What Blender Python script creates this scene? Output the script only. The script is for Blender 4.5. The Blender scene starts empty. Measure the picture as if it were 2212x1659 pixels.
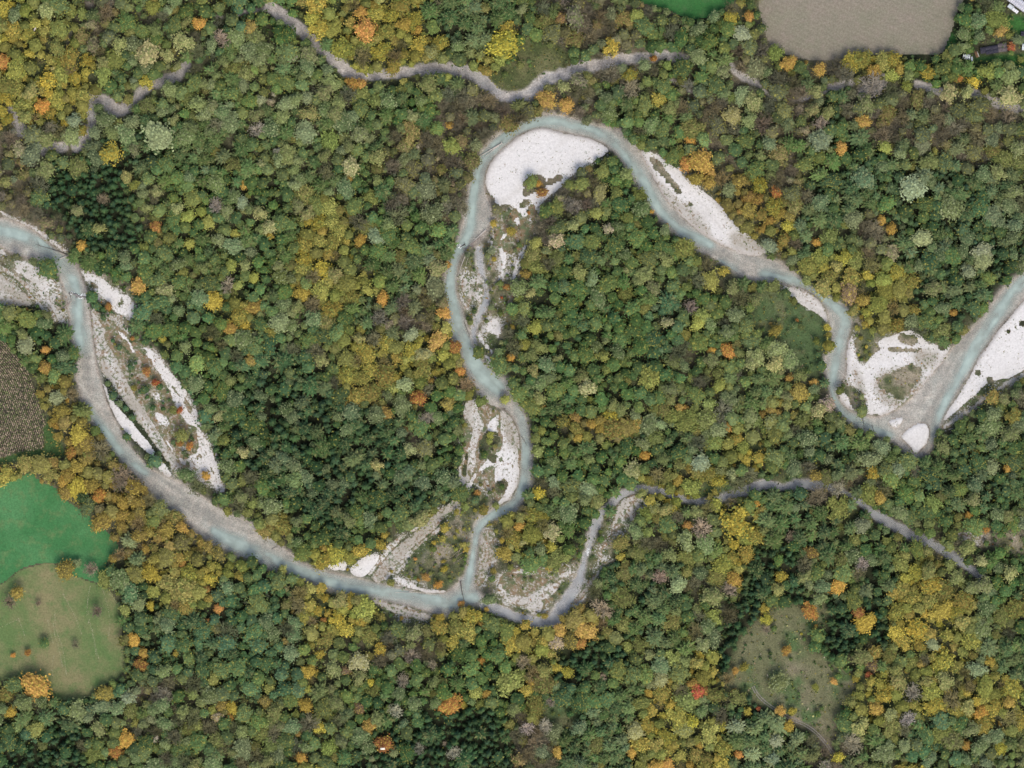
import bpy, math, random
import numpy as np

# ------------------------------------------------------------------ camera, light, exposure
S = 0.3                                     # metres per plan unit (the plan is 2212 x 1659 units)
CX, CY = 1106.0, 829.5
CAM_H = 2400.0
scene = bpy.context.scene
cam_data = bpy.data.cameras.new('camera')
cam = bpy.data.objects.new('camera', cam_data)
scene.collection.objects.link(cam)
cam.location = (0, 0, CAM_H)
cam.rotation_euler = (0, 0, 0)
cam_data.sensor_width = 36.0
cam_data.lens = 36.0 * CAM_H / (2212 * S)
cam_data.clip_start = 10.0
cam_data.clip_end = 12000.0
scene.camera = cam

SUN_EL, SUN_AZ = math.radians(60), math.radians(158)      # azimuth clockwise from north (+Y); light comes from the south-south-east
world = bpy.data.worlds.new('World')
scene.world = world
world.use_nodes = True
wn = world.node_tree.nodes
sky = wn.new('ShaderNodeTexSky')
sky.sky_type = 'NISHITA'
sky.sun_disc = False
sky.sun_elevation = SUN_EL
sky.sun_rotation = SUN_AZ
sky.air_density = 1.0
sky.dust_density = 4.0
sky.ozone_density = 0.4
world.node_tree.links.new(sky.outputs[0], wn['Background'].inputs[0])
wn['Background'].inputs[1].default_value = 0.135
sun_data = bpy.data.lights.new('sun', 'SUN')
sun_data.energy = 1.1
sun_data.angle = math.radians(26)
sun_data.color = (1.0, 0.965, 0.92)
sun = bpy.data.objects.new('sun', sun_data)
scene.collection.objects.link(sun)
sun.rotation_euler = (math.radians(90) - SUN_EL, 0, math.pi - SUN_AZ)
scene.view_settings.view_transform = 'Standard'
scene.view_settings.look = 'None'
scene.view_settings.gamma = 1.0
scene.view_settings.exposure = EXPOSURE = 0.5
scene.render.engine = 'CYCLES'
scene.cycles.max_bounces = 4
scene.cycles.diffuse_bounces = 2
scene.cycles.transparent_max_bounces = 6

COL = scene.collection
rnd = random.Random(11)
nr = np.random.default_rng(11)

# ------------------------------------------------------------------ helpers
def W(px, py, z=0.0):
    return ((px - CX) * S, (CY - py) * S, z)

def T(c, r, pts):
    """points read in one of the nine enlarged ninths of the plan (each 2212 x 1659) -> plan units"""
    return [(737.333 * c + x / 3.0, 553.0 * r + y / 3.0) for x, y in pts]

def tag(o, label=None, cat=None, group=None, kind=None):
    if label: o['label'] = label
    if cat: o['category'] = cat
    if group: o['group'] = group
    if kind: o['kind'] = kind
    return o

def mesh_np(name, V, F, mats=(), attrs=None, face_mat=None, smooth=False):
    """V (n,3); F a list of (m,k) index arrays"""
    me = bpy.data.meshes.new(name)
    V = np.asarray(V, dtype=np.float32)
    Fs = [np.asarray(f, dtype=np.int32) for f in F if len(f)]
    loops = np.concatenate([f.ravel() for f in Fs])
    counts = np.concatenate([np.full(len(f), f.shape[1], dtype=np.int32) for f in Fs])
    starts = np.concatenate([[0], np.cumsum(counts)[:-1]]).astype(np.int32)
    me.vertices.add(len(V)); me.vertices.foreach_set('co', V.ravel())
    me.loops.add(len(loops)); me.loops.foreach_set('vertex_index', loops)
    me.polygons.add(len(counts)); me.polygons.foreach_set('loop_start', starts)
    for m in mats: me.materials.append(m)
    if face_mat is not None: me.polygons.foreach_set('material_index', np.asarray(face_mat, dtype=np.int32))
    if smooth: me.polygons.foreach_set('use_smooth', np.ones(len(counts), dtype=bool))
    me.update(calc_edges=True)
    for k, a in (attrs or {}).items():
        a = np.asarray(a, dtype=np.float32)
        if a.ndim == 1:
            me.attributes.new(k, 'FLOAT', 'POINT').data.foreach_set('value', a)
        else:
            if a.shape[1] == 3: a = np.concatenate([a, np.ones((len(a), 1), np.float32)], 1)
            me.attributes.new(k, 'FLOAT_COLOR', 'POINT').data.foreach_set('color', a.ravel())
    return me

def obj(name, me, parent=None, loc=(0, 0, 0)):
    o = bpy.data.objects.new(name, me)
    COL.objects.link(o)
    o.location = loc
    if parent: o.parent = parent
    return o

def chaikin(p, n=2, closed=True):
    p = np.asarray(p, dtype=float)
    for _ in range(n):
        if closed:
            q = np.roll(p, -1, 0)
            p = np.stack([.75 * p + .25 * q, .25 * p + .75 * q], 1).reshape(-1, 2)
        else:
            a, b = p[:-1], p[1:]
            m = np.stack([.75 * a + .25 * b, .25 * a + .75 * b], 1).reshape(-1, 2)
            p = np.concatenate([p[:1], m, p[-1:]])
    return p

# ------------------------------------------------------------------ plan rasters
STEP = 3.8
MARG = 132.0
gx = np.arange(-MARG, 2212 + MARG, STEP)
gy = np.arange(-MARG, 1659 + MARG, STEP)
NX, NY = len(gx), len(gy)
SS = 3
def fill(pts_list):
    """coverage raster (NY, NX) 0..1 of polygons"""
    hi = np.zeros((NY * SS, NX * SS), dtype=bool)
    h = STEP / SS
    x0, y0 = gx[0] - STEP / 2 + h / 2, gy[0] - STEP / 2 + h / 2
    for p in pts_list:
        p = np.asarray(p); q = np.roll(p, -1, 0)
        r0 = max(0, int((p[:, 1].min() - y0) / h)); r1 = min(NY * SS - 1, int((p[:, 1].max() - y0) / h) + 1)
        for r in range(r0, r1 + 1):
            y = y0 + r * h
            m = (p[:, 1] <= y) != (q[:, 1] <= y)
            if not m.any(): continue
            a, b = p[m], q[m]
            xs = np.sort(a[:, 0] + (y - a[:, 1]) / (b[:, 1] - a[:, 1]) * (b[:, 0] - a[:, 0]))
            for k in range(0, len(xs) - 1, 2):
                c0 = max(0, int(math.ceil((xs[k] - x0) / h))); c1 = min(NX * SS, int((xs[k + 1] - x0) / h) + 1)
                if c1 > c0: hi[r, c0:c1] = True
    return hi.reshape(NY, SS, NX, SS).mean((1, 3)).astype(np.float32)

def blur(a, n=1):
    for _ in range(n):
        a = np.pad(a, 1, mode='edge')
        a = (a[:-2] + 2 * a[1:-1] + a[2:]) / 4
        a = (a[:, :-2] + 2 * a[:, 1:-1] + a[:, 2:]) / 4
    return a

def poly(pts): return chaikin(pts, 2)
def strip(pts, w):
    """quads of a band; pts [(x,y)], w one width or one per point"""
    p = np.asarray(pts, float); w = np.full(len(p), w, float) if np.isscalar(w) else np.asarray(w, float)
    c = chaikin(p, 2, False)
    t = np.linspace(0, 1, len(c)); ww = np.interp(t, np.linspace(0, 1, len(w)), w)
    d = np.gradient(c, axis=0); d /= np.linalg.norm(d, axis=1)[:, None] + 1e-9
    n = np.stack([-d[:, 1], d[:, 0]], 1) * ww[:, None] / 2
    L, R = c + n, c - n
    return [np.array([L[i], L[i + 1], R[i + 1], R[i]]) for i in range(len(c) - 1)]

def vnoise(scale, seed):
    """smooth value noise on the raster, scale in plan units, 0..1"""
    g = np.random.default_rng(seed)
    nx, ny = int((gx[-1] - gx[0]) / scale) + 3, int((gy[-1] - gy[0]) / scale) + 3
    A = g.random((ny, nx))
    fx = (gx - gx[0]) / scale; fy = (gy - gy[0]) / scale
    ix, iy = fx.astype(int), fy.astype(int); tx, ty = fx - ix, fy - iy
    tx, ty = tx * tx * (3 - 2 * tx), ty * ty * (3 - 2 * ty)
    top = A[iy][:, ix] * (1 - tx) + A[iy][:, ix + 1] * tx
    bot = A[iy + 1][:, ix] * (1 - tx) + A[iy + 1][:, ix + 1] * tx
    return (top * (1 - ty)[:, None] + bot * ty[:, None]).astype(np.float32)
def fbm(scale, seed, o=4):
    a, s, t = 0, 1.0, 0
    for k in range(o):
        if scale / 2 ** k < STEP * .9: break
        a = a + vnoise(scale / 2 ** k, seed + k) * s; t += s; s *= .6
    return a / t
def lattice(u, v, seed):
    """value noise at arbitrary coordinates, 0..1"""
    iu, iv = np.floor(u).astype(np.int64), np.floor(v).astype(np.int64); tu, tv = u - iu, v - iv
    tu, tv = tu * tu * (3 - 2 * tu), tv * tv * (3 - 2 * tv)
    def h(a, b):
        n = (a * 374761393 + b * 668265263 + seed * 974711) & 0xffffffff
        n = ((n ^ (n >> 13)) * 1274126177) & 0xffffffff
        return ((n ^ (n >> 16)) & 0xffff) / 65535.0
    return ((h(iu, iv) * (1 - tu) + h(iu + 1, iv) * tu) * (1 - tv) + (h(iu, iv + 1) * (1 - tu) + h(iu + 1, iv + 1) * tu) * tv).astype(np.float32)
def streaks(ang, long, wide, seed):
    c, s = math.cos(ang), math.sin(ang)
    u, v = (PXg * c + PYg * s), (-PXg * s + PYg * c)
    v = v + (lattice(u / (long * 1.3), v / (long * 1.3), seed + 9) - .5) * wide * 3
    return .6 * lattice(u / long, v / wide, seed) + .4 * lattice(u / long * 2.1, v / wide * 2.1, seed + 1)
def sstep(a, lo, hi):
    t = np.clip((a - lo) / (hi - lo), 0, 1); return t * t * (3 - 2 * t)
def sample(A, px, py):
    i = np.clip(np.round((np.asarray(py) - gy[0]) / STEP).astype(int), 0, NY - 1)
    j = np.clip(np.round((np.asarray(px) - gx[0]) / STEP).astype(int), 0, NX - 1)
    return A[i, j]
# ------------------------------------------------------------------ the plan: river, streams, bars, fields
RIVER = [
 T(0,0,[(-396,1270),(-100,1370),(0,1405),(120,1440),(230,1500),(300,1570),(400,1640)])+T(0,1,[(440,10),(500,60),(530,140),(560,210),(575,290),(590,420),(605,560),(620,680),(640,760),(670,880),(720,1010),(770,1110),(830,1200),(890,1290),(970,1380),(1140,1450),(1250,1510),(1370,1600),(1440,1650)])
 +T(0,2,[(1640,70),(1760,170),(1880,260),(1960,330),(2080,375)])+T(1,2,[(0,405),(100,430),(200,450),(300,470),(380,500),(560,535),(680,525),(750,460),(790,400),(860,480),(930,540),(900,600),(810,600),(760,630),(690,670),(610,660),(530,640),(420,600),(300,580),(160,545),(0,530)])
 +T(0,2,[(2100,490),(1990,440),(1880,410),(1740,370),(1660,310),(1560,290),(1480,250),(1370,210),(1280,140),(1210,60),(1100,0)])+T(0,1,[(1020,1590),(950,1500),(890,1430),(830,1380),(770,1310),(690,1200),(620,1110),(560,1010),(520,900),(490,790),(490,700),(520,650),(500,600),(460,540),(455,450),(440,330),(420,230),(390,140),(330,60),(250,20)])+T(0,0,[(60,1650),(0,1585),(-100,1530),(-396,1440)]),
 # river mouth of the middle channel, then up round the big loop to the right edge
 T(1,2,[(780,560),(770,500),(790,420),(820,330),(840,250),(850,180),(850,100),(870,50),(930,0)])+T(1,1,[(980,1640),(1060,1610),(1110,1570),(1150,1480),(1160,1400),(1160,1300),(1165,1200),(1140,1100),(1100,1030),(1040,985),(960,980),(910,930),(890,920),(880,870),(850,810),(800,720),(780,640),(750,570),(700,500),(690,430),(690,330),(665,260),(670,160),(690,80),(705,10)])
 +T(1,0,[(720,1620),(760,1530),(780,1460),(800,1370),(825,1270),(835,1180),(850,1100),(880,1020),(930,960),(990,890),(1080,840),(1180,780),(1260,755),(1340,735),(1440,750),(1530,770),(1600,800),(1690,820),(1780,830),(1860,880),(1920,950),(1970,1040),(2020,1140),(2080,1250),(2150,1340),(2212,1410)])
 +T(2,0,[(60,1460),(150,1530),(280,1600),(400,1650)])+T(2,1,[(560,10),(690,70),(740,130),(810,190),(890,220),(960,280),(1050,320),(1090,370),(1100,440),(1080,520),(1060,600),(1060,700),(1060,780),(1020,830),(1000,880),(1010,930),(1060,985),(1110,1015),(1200,1040),(1280,1040),(1330,1020),(1400,990),(1470,930),(1540,850),(1620,760),(1700,660),(1760,570),(1860,480),(1960,390),(2000,310),(2080,200),(2212,100),(2650,-200),(2650,0),
   (2212,270),(2130,380),(2060,450),(1990,560),(1920,650),(1870,740),(1830,810),(1760,920),(1700,1010),(1670,1100),(1640,1190),(1600,1270),(1500,1330),(1440,1260),(1370,1190),(1280,1175),(1180,1130),(1100,1090),(1010,1010),(960,920),(940,830),(925,760),(905,670),(960,600),(975,540),(950,460),(945,400),(930,340),(880,270),(800,220),(700,190),(610,180),(520,165),(400,140),(300,80),(200,10)])
 +T(2,0,[(150,1645),(100,1615),(0,1530)])+T(1,0,[(2212,1550),(2100,1450),(2010,1360),(1970,1290),(1930,1220),(1860,1100),(1820,1040),(1770,980),(1700,930),(1600,890),(1500,870),(1400,850),(1300,820),(1200,850),(1120,900),(1040,970),(990,1020),(950,1080),(930,1140),(925,1190),(940,1260),(975,1340),(980,1420),(950,1490),(900,1560),(830,1610),(780,1650)])
 +T(1,1,[(760,60),(745,160),(745,240),(780,320),(800,400),(830,470),(850,560),(890,650),(960,730),(1040,790),(1090,800),(1120,880),(1140,950),(1190,1030),(1215,1100),(1225,1200),(1240,1300),(1240,1400),(1220,1500),(1190,1570),(1150,1620)])+T(1,2,[(1140,0),(1000,40),(920,100),(895,150),(885,250),(880,350),(860,480),(850,560)]),
]
# side arm beside the middle reach, and the overgrown cut-off arm
SIDE = [strip(T(1,1,[(890,-60),(890,0),(905,100),(935,190),(925,320),(880,410),(850,500),(865,570)]),[14,16,17,9,17,15,13,8])]
STREAM_C = strip(T(2,2,[(2000,470),(1880,380),(1740,280),(1620,210),(1500,160),(1360,80),(1230,10)])+T(2,1,[(1180,1610),(1080,1550),(980,1500),(860,1480),(760,1480),(660,1505),(540,1470),(400,1520),(300,1565),(150,1590),(0,1585)])+T(1,1,[(2100,1535),(1960,1500),(1850,1520),(1760,1595),(1710,1650)])
   +T(1,2,[(1680,10),(1630,120),(1605,230),(1575,300),(1560,380),(1525,480),(1465,575),(1400,660),(1380,705),(1310,725),(1160,690),(1045,645),(950,605),(890,585)]),
   [10,16,22,24,24,24,22,16,14,16,26,26,12,22,20,15,12,15,14,14,17,17,16,20,14,13,18,24,30,30,30,22,20,24,22,22])
STREAM_D = [strip(T(0,0,[(1740,0),(1760,50),(1850,120),(1950,190),(2040,270),(2100,340),(2180,400)])+T(1,0,[(5,430),(40,475),(110,490),(200,490),(330,475),(450,465),(580,445),(700,445),(800,460),(900,505),(950,550),(1020,620),(1130,635),(1200,610),(1270,560),(1330,510),(1400,495),(1500,460),(1620,430),(1740,400),(1850,380),(1990,375),(2080,350),(2212,380)])+T(2,0,[(40,385)]),
   [18,20,24,25,24,22,22,24,23,21,19,20,20,22,25,28,28,27,21,21,22,25,27,27,22,24,24,26,22,21,18,18,12]),
  strip(T(0,0,[(1750,50),(1700,62),(1600,80),(1480,95),(1390,120)]),[10,7,6,6,4]),
  strip(T(2,0,[(300,400),(350,480),(440,520),(490,555)]),[12,16,16,8]),
  strip(T(2,0,[(930,590),(960,570),(1030,550),(1100,525)]),[12,17,18,12]),
  strip(T(2,0,[(1140,600),(1220,570),(1310,540)]),[14,24,12]),
  strip(T(2,0,[(1500,540),(1560,560),(1650,580),(1720,620)]),[14,18,18,10]),
  strip(T(2,0,[(490,545),(580,640),(700,660),(820,640),(930,590)]),[4,8,5,7,8]), strip(T(2,0,[(1870,600),(1950,630),(2020,660),(2080,690),(2160,700),(2400,730)]),[12,22,20,14,16,18]),
  strip(T(2,0,[(0,570),(50,590),(75,605)]),[6,8,4]), strip(T(1,0,[(2100,500),(2160,530),(2212,565)]),[4,7,7])]
STREAM_E = [strip(T(0,0,[(1230,400),(1180,470),(1110,520),(1000,535),(910,590),(870,670),(800,705),(745,725),(700,670),(640,640)]),[14,18,26,24,19,18,22,28,28,16]),
  strip(T(0,0,[(620,610),(590,660),(585,730),(600,790),(570,880),(510,940),(460,960)]),[24,26,26,18,22,32,24]),
  strip(T(0,0,[(440,950),(330,960),(280,975),(210,930)]),[16,28,26,14]),
  strip(T(0,0,[(60,700),(100,780),(140,860),(145,890)]),[14,20,24,14])]
PATHS = [strip(T(0,0,[(560,10),(590,45),(650,30),(720,0)]),[9,8,6,5]), strip(T(0,0,[(460,180),(425,380),(415,500),(430,620),(470,700),(510,750),(555,850)]),[4,4,3.5,3.5,4.5,5,10]),
  strip(T(1,2,[(550,250),(530,330),(480,380),(430,420)]),[3,3,4,6])]
TRACK = [strip(T(2,2,[(455,1130),(480,1180),(540,1240),(620,1290),(700,1340),(800,1380),(880,1440),(960,1540),(990,1600)]), w) for w in (9,)]

# gravel bars: (object label, [polygons], whiteness, raggedness)
BARS = [
 ('broad white gravel bar filling the inside of the great river loop',
  [T(1,0,[(1300,822),(1400,852),(1500,872),(1600,892),(1700,932),(1745,985),(1700,1010),(1600,1070),(1500,1130),(1450,1180),(1430,1220),(1370,1250),(1330,1290),(1270,1340),(1150,1460),(1060,1560),(990,1570),(1100,1440),(1150,1370),(1100,1335),(1060,1320),(1010,1350),(985,1320),(960,1270),(935,1210),(928,1140),(950,1080),(990,1020),(1040,970),(1120,900),(1200,850)])], 1.0, .35),
 ('narrow white gravel strips running down behind the great loop bar',
  [T(1,0,[(985,1575),(1070,1545),(1060,1600),(1070,1700)])[:3]+T(1,1,[(1070,-10),(1075,60),(1060,120),(1030,150),(1000,135),(1045,100),(1030,0)]),
   *strip(T(1,0,[(1270,1320),(1220,1440),(1200,1560)])+T(1,1,[(1160,10),(1110,170)]),[8,12,10,14,6]),
   T(1,1,[(960,410),(1010,390),(1040,460),(1020,560),(990,510),(950,500),(930,450)]),T(1,1,[(880,500),(910,500),(930,560),(990,590),(1005,660),(950,620),(900,560)]),
   T(1,1,[(910,610),(990,690),(1000,740),(960,715)]), T(1,1,[(1015,250),(1045,300),(1050,350),(1025,330)])], .95, .7),
 ('gravel spit with scattered weeds between river and side arm',
  [T(1,1,[(800,100),(830,90),(840,200),(860,260),(840,330),(810,390),(790,330),(770,250),(780,200)]),T(1,1,[(850,210),(920,190),(935,240),(920,320),(870,310)]),T(1,1,[(870,100),(930,110),(935,180),(870,190)])], .7, .9),
 ('long white gravel bank along the outer side of the descending reach',
  [T(1,0,[(1925,965),(2030,985),(2110,1050),(2212,1110)])+T(2,0,[(0,1135),(70,1180),(110,1220),(180,1270),(260,1350),(330,1430),(400,1500),(500,1590),(560,1640),(480,1659),(400,1655),(280,1605),(140,1530),(60,1465),(0,1405)])+T(1,0,[(2150,1345),(2080,1255),(2020,1145),(1970,1045)])], .97, .4),
 ('small crescent gravel bar beside the green slope',
  [T(2,1,[(610,190),(760,200),(860,255),(925,330),(945,420),(930,450),(900,400),(850,365),(780,330),(700,255)])], .8, .5),
 ('wide white gravel fan between the two arms of the sharp bend',
  [T(2,1,[(1088,350),(1105,400),(1112,520),(1130,690),(1190,712),(1215,640),(1290,615),(1255,545),(1380,505),(1480,470),(1560,520),(1610,585),(1760,560),(1700,660),(1620,760),(1540,850),(1470,930),(1400,990),(1330,1022),(1250,1035),(1170,1012),(1195,910),(1120,870),(1065,790),(1062,600),(1085,510),(1100,440)]),
   T(2,1,[(1010,880),(1080,895),(1125,960),(1110,1005),(1060,980),(1015,930)])], .93, .5),
 ('bare white gravel island in the elbow of the bend',
  [T(2,1,[(1410,1180),(1450,1130),(1510,1090),(1580,1078),(1605,1130),(1590,1200),(1550,1250),(1505,1290),(1480,1240),(1440,1200)])], 1.0, .1),
 ('little pale gravel shoal above the island in the bend',
  [T(2,1,[(1330,1075),(1380,1055),(1435,1045),(1410,1100),(1370,1115),(1340,1100)])], .85, .1),
 ('long white gravel bank along the reach entering from the east',
  [T(2,1,[(2650,0),(2212,280),(2130,390),(2060,460),(1995,560),(1925,650),(1875,740),(1840,820),(1765,935),(1705,1020),(1680,1085),(1700,1070),(1780,1000),(1830,960),(1900,900),(1960,835),(2040,800),(2130,790),(2212,740),(2650,450)])], 1.0, .3),
 ('grey gravel strip of the dry channel behind the eastern bank',
  [q for q in strip(T(2,1,[(1680,1120),(1770,1060),(1870,1000),(1960,910),(2060,850),(2160,800),(2350,700)]),[8,14,12,14,12,16,18])], .6, .5),
 ('white gravel patches on the north-western bar head beneath the fallen log',
  [T(0,1,[(520,70),(560,105),(640,130),(720,190),(790,250),(840,245),(880,310),(865,370),(905,440),(860,410),(780,375),(730,355),(700,300),(640,250),(600,215),(570,180),(530,130)]),T(0,1,[(630,280),(655,290),(650,330),(625,310)]),T(0,1,[(925,375),(960,400),(975,440),(940,420)])], 1.0, .75),
 ('pale weedy gravel belt beside the western reach',
  [T(0,1,[(580,300),(620,350),(680,470),(740,600),(780,690),(810,770),(870,880),(950,990),(1010,1100),(1070,1200),(1140,1300),(1190,1400),(1150,1450),(1080,1340),(1010,1240),(910,1100),(810,960),(730,840),(650,745),(622,660),(605,520),(595,400)])], .62, .55),
 ('bright white gravel ribbon along the western reach',
  [T(0,1,[(645,770),(690,850),(740,950),(830,1040),(900,1130),(980,1220),(1025,1310),(960,1280),(870,1200),(790,1110),(725,1010),(680,900)]),T(0,1,[(1010,1345),(1050,1320),(1110,1400),(1115,1440),(1050,1410)])], 1.0, .45),
 ('broken white gravel strips through the brown scrub of the western bar',
  [T(0,1,[(695,385),(740,430),(800,490),(850,550),(885,620),(930,700),(890,660),(845,620),(800,560),(750,500)]),
   T(0,1,[(900,570),(960,585),(1020,640),(1100,735),(1165,800),(1215,880),(1255,960),(1290,1050),(1325,1150),(1370,1230),(1405,1330),(1440,1430),(1465,1545),(1420,1530),(1370,1460),(1300,1475),(1250,1420),(1180,1370),(1145,1290),(1210,1310),(1290,1250),(1265,1110),(1190,1080),(1120,960),(1090,860),(1040,790),(1000,730),(940,650)]),
   T(0,1,[(980,880),(1040,870),(1055,930),(1020,960)]),T(0,1,[(965,985),(1040,1010),(1090,1040),(1105,1110),(1070,1120),(1000,1050)]),T(0,1,[(1000,1060),(1060,1120),(1100,1200),(1140,1290),(1100,1260),(1050,1170)]),T(0,1,[(970,720),(1010,780),(1000,810)])], 1.0, .85),
 ('weedy pale gravel flat on the far western bank',
  [T(0,1,[(150,15),(230,50),(300,110),(370,170),(405,240),(360,250),(320,210),(345,345),(290,300),(220,215),(160,140),(80,90),(60,30)]),T(0,0,[(-200,1560),(0,1600),(60,1659),(0,1659),(-100,1640)]),T(0,1,[(390,390),(440,350),(445,430),(410,420)])], .8, .8),
 ('grey gravel flat and old channel at the western edge',
  [T(0,1,[(-396,-40),(0,100),(60,150),(120,200),(190,265),(225,325),(60,330),(-50,310),(-396,250)]),*strip(T(0,1,[(-200,20),(0,70),(110,140),(230,240),(320,350),(370,430)]),[8,9,11,12,14,5])], .55, .35),
 ('thin pale beach under the northern bank of the western reach',
  [*strip(T(0,0,[(-200,1310),(0,1372),(110,1425),(240,1485),(330,1560),(450,1645)]),[4,6,6,8,10,8])], .75, .4),
 ('forked white gravel bars above the wooded islet of the middle reach',
  [T(1,1,[(790,965),(820,930),(880,925),(900,960),(890,1000),(940,1070),(930,1140),(885,1200),(885,1330),(855,1430),(820,1520),(765,1490),(755,1400),(790,1270),(835,1190),(850,1110),(790,1060)])], .72, .5),
 ('white horseshoe gravel bar along the lower middle reach',
  [T(1,1,[(1000,1020),(1040,990),(1100,1040),(1140,1105),(1160,1200),(1156,1300),(1156,1400),(1145,1480),(1110,1565),(1055,1605),(1010,1620),(1040,1540),(1085,1470),(1050,1450),(990,1500),(975,1420),(985,1370),(930,1380),(880,1440),(825,1520),(780,1505),(860,1400),(930,1320),(1010,1260),(1040,1200),(1030,1160),(930,1145),(940,1080)])], .92, .5),
 ('white gravel point where the dry channel meets the southern reach',
  [T(1,2,[(45,375),(110,310),(190,270),(265,275),(225,350),(160,420),(100,425)]),T(0,2,[(2090,340),(2150,310),(2212,305),(2212,380),(2140,370)]),T(1,2,[(0,310),(45,330),(30,375),(0,380)])], 1.0, .3),
 ('beige gravel floor of the dry channel cutting to the southern reach',
  [*strip(T(1,1,[(760,1560),(720,1620)])+T(1,2,[(650,10),(560,110),(440,200),(350,290),(280,370),(210,450)]),[8,16,22,24,26,28,28,26])], .5, .35),
 ('pale verge of gravel on the northern side of the dry channel',
  [*strip(T(1,2,[(600,20),(500,95),(400,150),(310,230),(240,330),(170,420)]),[5,10,14,12,12,8])], .75, .8),
 ('pale verge of gravel on the southern side of the dry channel',
  [*strip(T(1,2,[(680,60),(590,150),(480,230),(410,300),(340,360),(270,440)]),[5,6,8,12,14,14])], .7, .9),
 ('small white sandy spit below the shrubby islet',
  [T(1,2,[(300,420),(400,418),(470,465),(560,500),(660,505),(745,470),(690,525),(560,528),(460,500),(380,470)])], .85, .5),
 ('weedy gravel tongue between the lower channel and its dry arm',
  [T(1,2,[(905,130),(980,95),(1010,160),(1010,240),(975,300),(960,370),(930,450),(890,490),(862,480),(882,350),(890,250)])], .5, .7),
 ('triangular weedy gravel flat between stream and dry arm',
  [T(1,2,[(1085,385),(1150,355),(1310,385),(1285,420),(1100,405)]),T(1,2,[(1010,455),(1050,440),(1055,515),(1200,540),(1300,470),(1400,410),(1490,345),(1505,385),(1430,480),(1350,570),(1290,662),(1200,640),(1080,590),(1015,540)])], .72, .75),
 ('gravel bar inside the bend of the southern stream',
  [T(1,1,[(1762,1659),(1810,1580),(1900,1545),(1970,1580),(2010,1640)])+T(1,2,[(1960,10),(1890,70),(1850,120),(1785,170),(1730,185),(1745,100)]),T(1,2,[(1650,230),(1700,200),(1730,200),(1690,250),(1692,312),(1660,300)])], .72, 1.3),
 ('grey gravel path-like strip east of the southern stream',
  [*strip(T(1,2,[(1505,600),(1560,530),(1640,430),(1700,345),(1780,300)]),[10,15,13,10,5])], .5, .5),
 ('weedy pebble beach under the southern bank near the fork',
  [T(1,2,[(165,548),(300,585),(420,605),(530,642),(600,668),(590,715),(440,700),(330,655),(230,610)])], .6, .7),
 ('grey silt and low weeds spread between the western bar strips',[T(0,1,[(600,330),(700,400),(900,560),(1100,740),(1230,900),(1330,1180),(1440,1450),(1330,1480),(1180,1400),(1050,1200),(900,1000),(760,720),(640,500)])], .34, .95),
 ('weedy silt around the forked bars of the middle reach',[T(1,1,[(800,940),(920,940),(1040,1000),(1160,1200),(1160,1420),(1050,1600),(960,1560),(900,1450),(780,1500),(760,1380)])], .38, .9),
 ('thin weedy gravel filling the triangle between stream and dry arm',[T(1,2,[(1000,430),(1120,350),(1330,370),(1500,330),(1440,500),(1300,660),(1080,600)])], .36, 1.1),
 ('weedy silt behind the great loop bar',[T(1,0,[(1000,1370),(1150,1340),(1290,1310),(1210,1640),(970,1640)])], .34, 1.2),
 ('pale gravel patch beside the south-eastern creek',[T(2,2,[(1770,150),(1850,140),(1950,160),(1920,190),(1800,180)])], .6, .6),
]
DULL = [T(1,1,[(1000,1010),(1040,985),(1100,1035),(1150,1110),(1165,1250),(1130,1290),(1080,1220),(1040,1120)]),T(2,1,[(1250,740),(1560,700),(1560,850),(1400,985),(1290,970),(1240,860)]),T(2,1,[(1100,700),(1140,720),(1190,900),(1170,930),(1110,850)]),
 T(2,0,[(300,1480),(480,1540),(600,1660),(480,1659),(300,1600)]),T(2,0,[(0,1270),(120,1400),(200,1500),(140,1540),(0,1410)]),T(1,0,[(1980,1090),(2090,1200),(2230,1330),(2212,1420),(2100,1290)]),T(0,1,[(1150,1290),(1250,1330),(1330,1450),(1290,1470),(1180,1370)]),T(2,1,[(1480,600),(1700,620),(1600,760),(1500,700)])]
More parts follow.
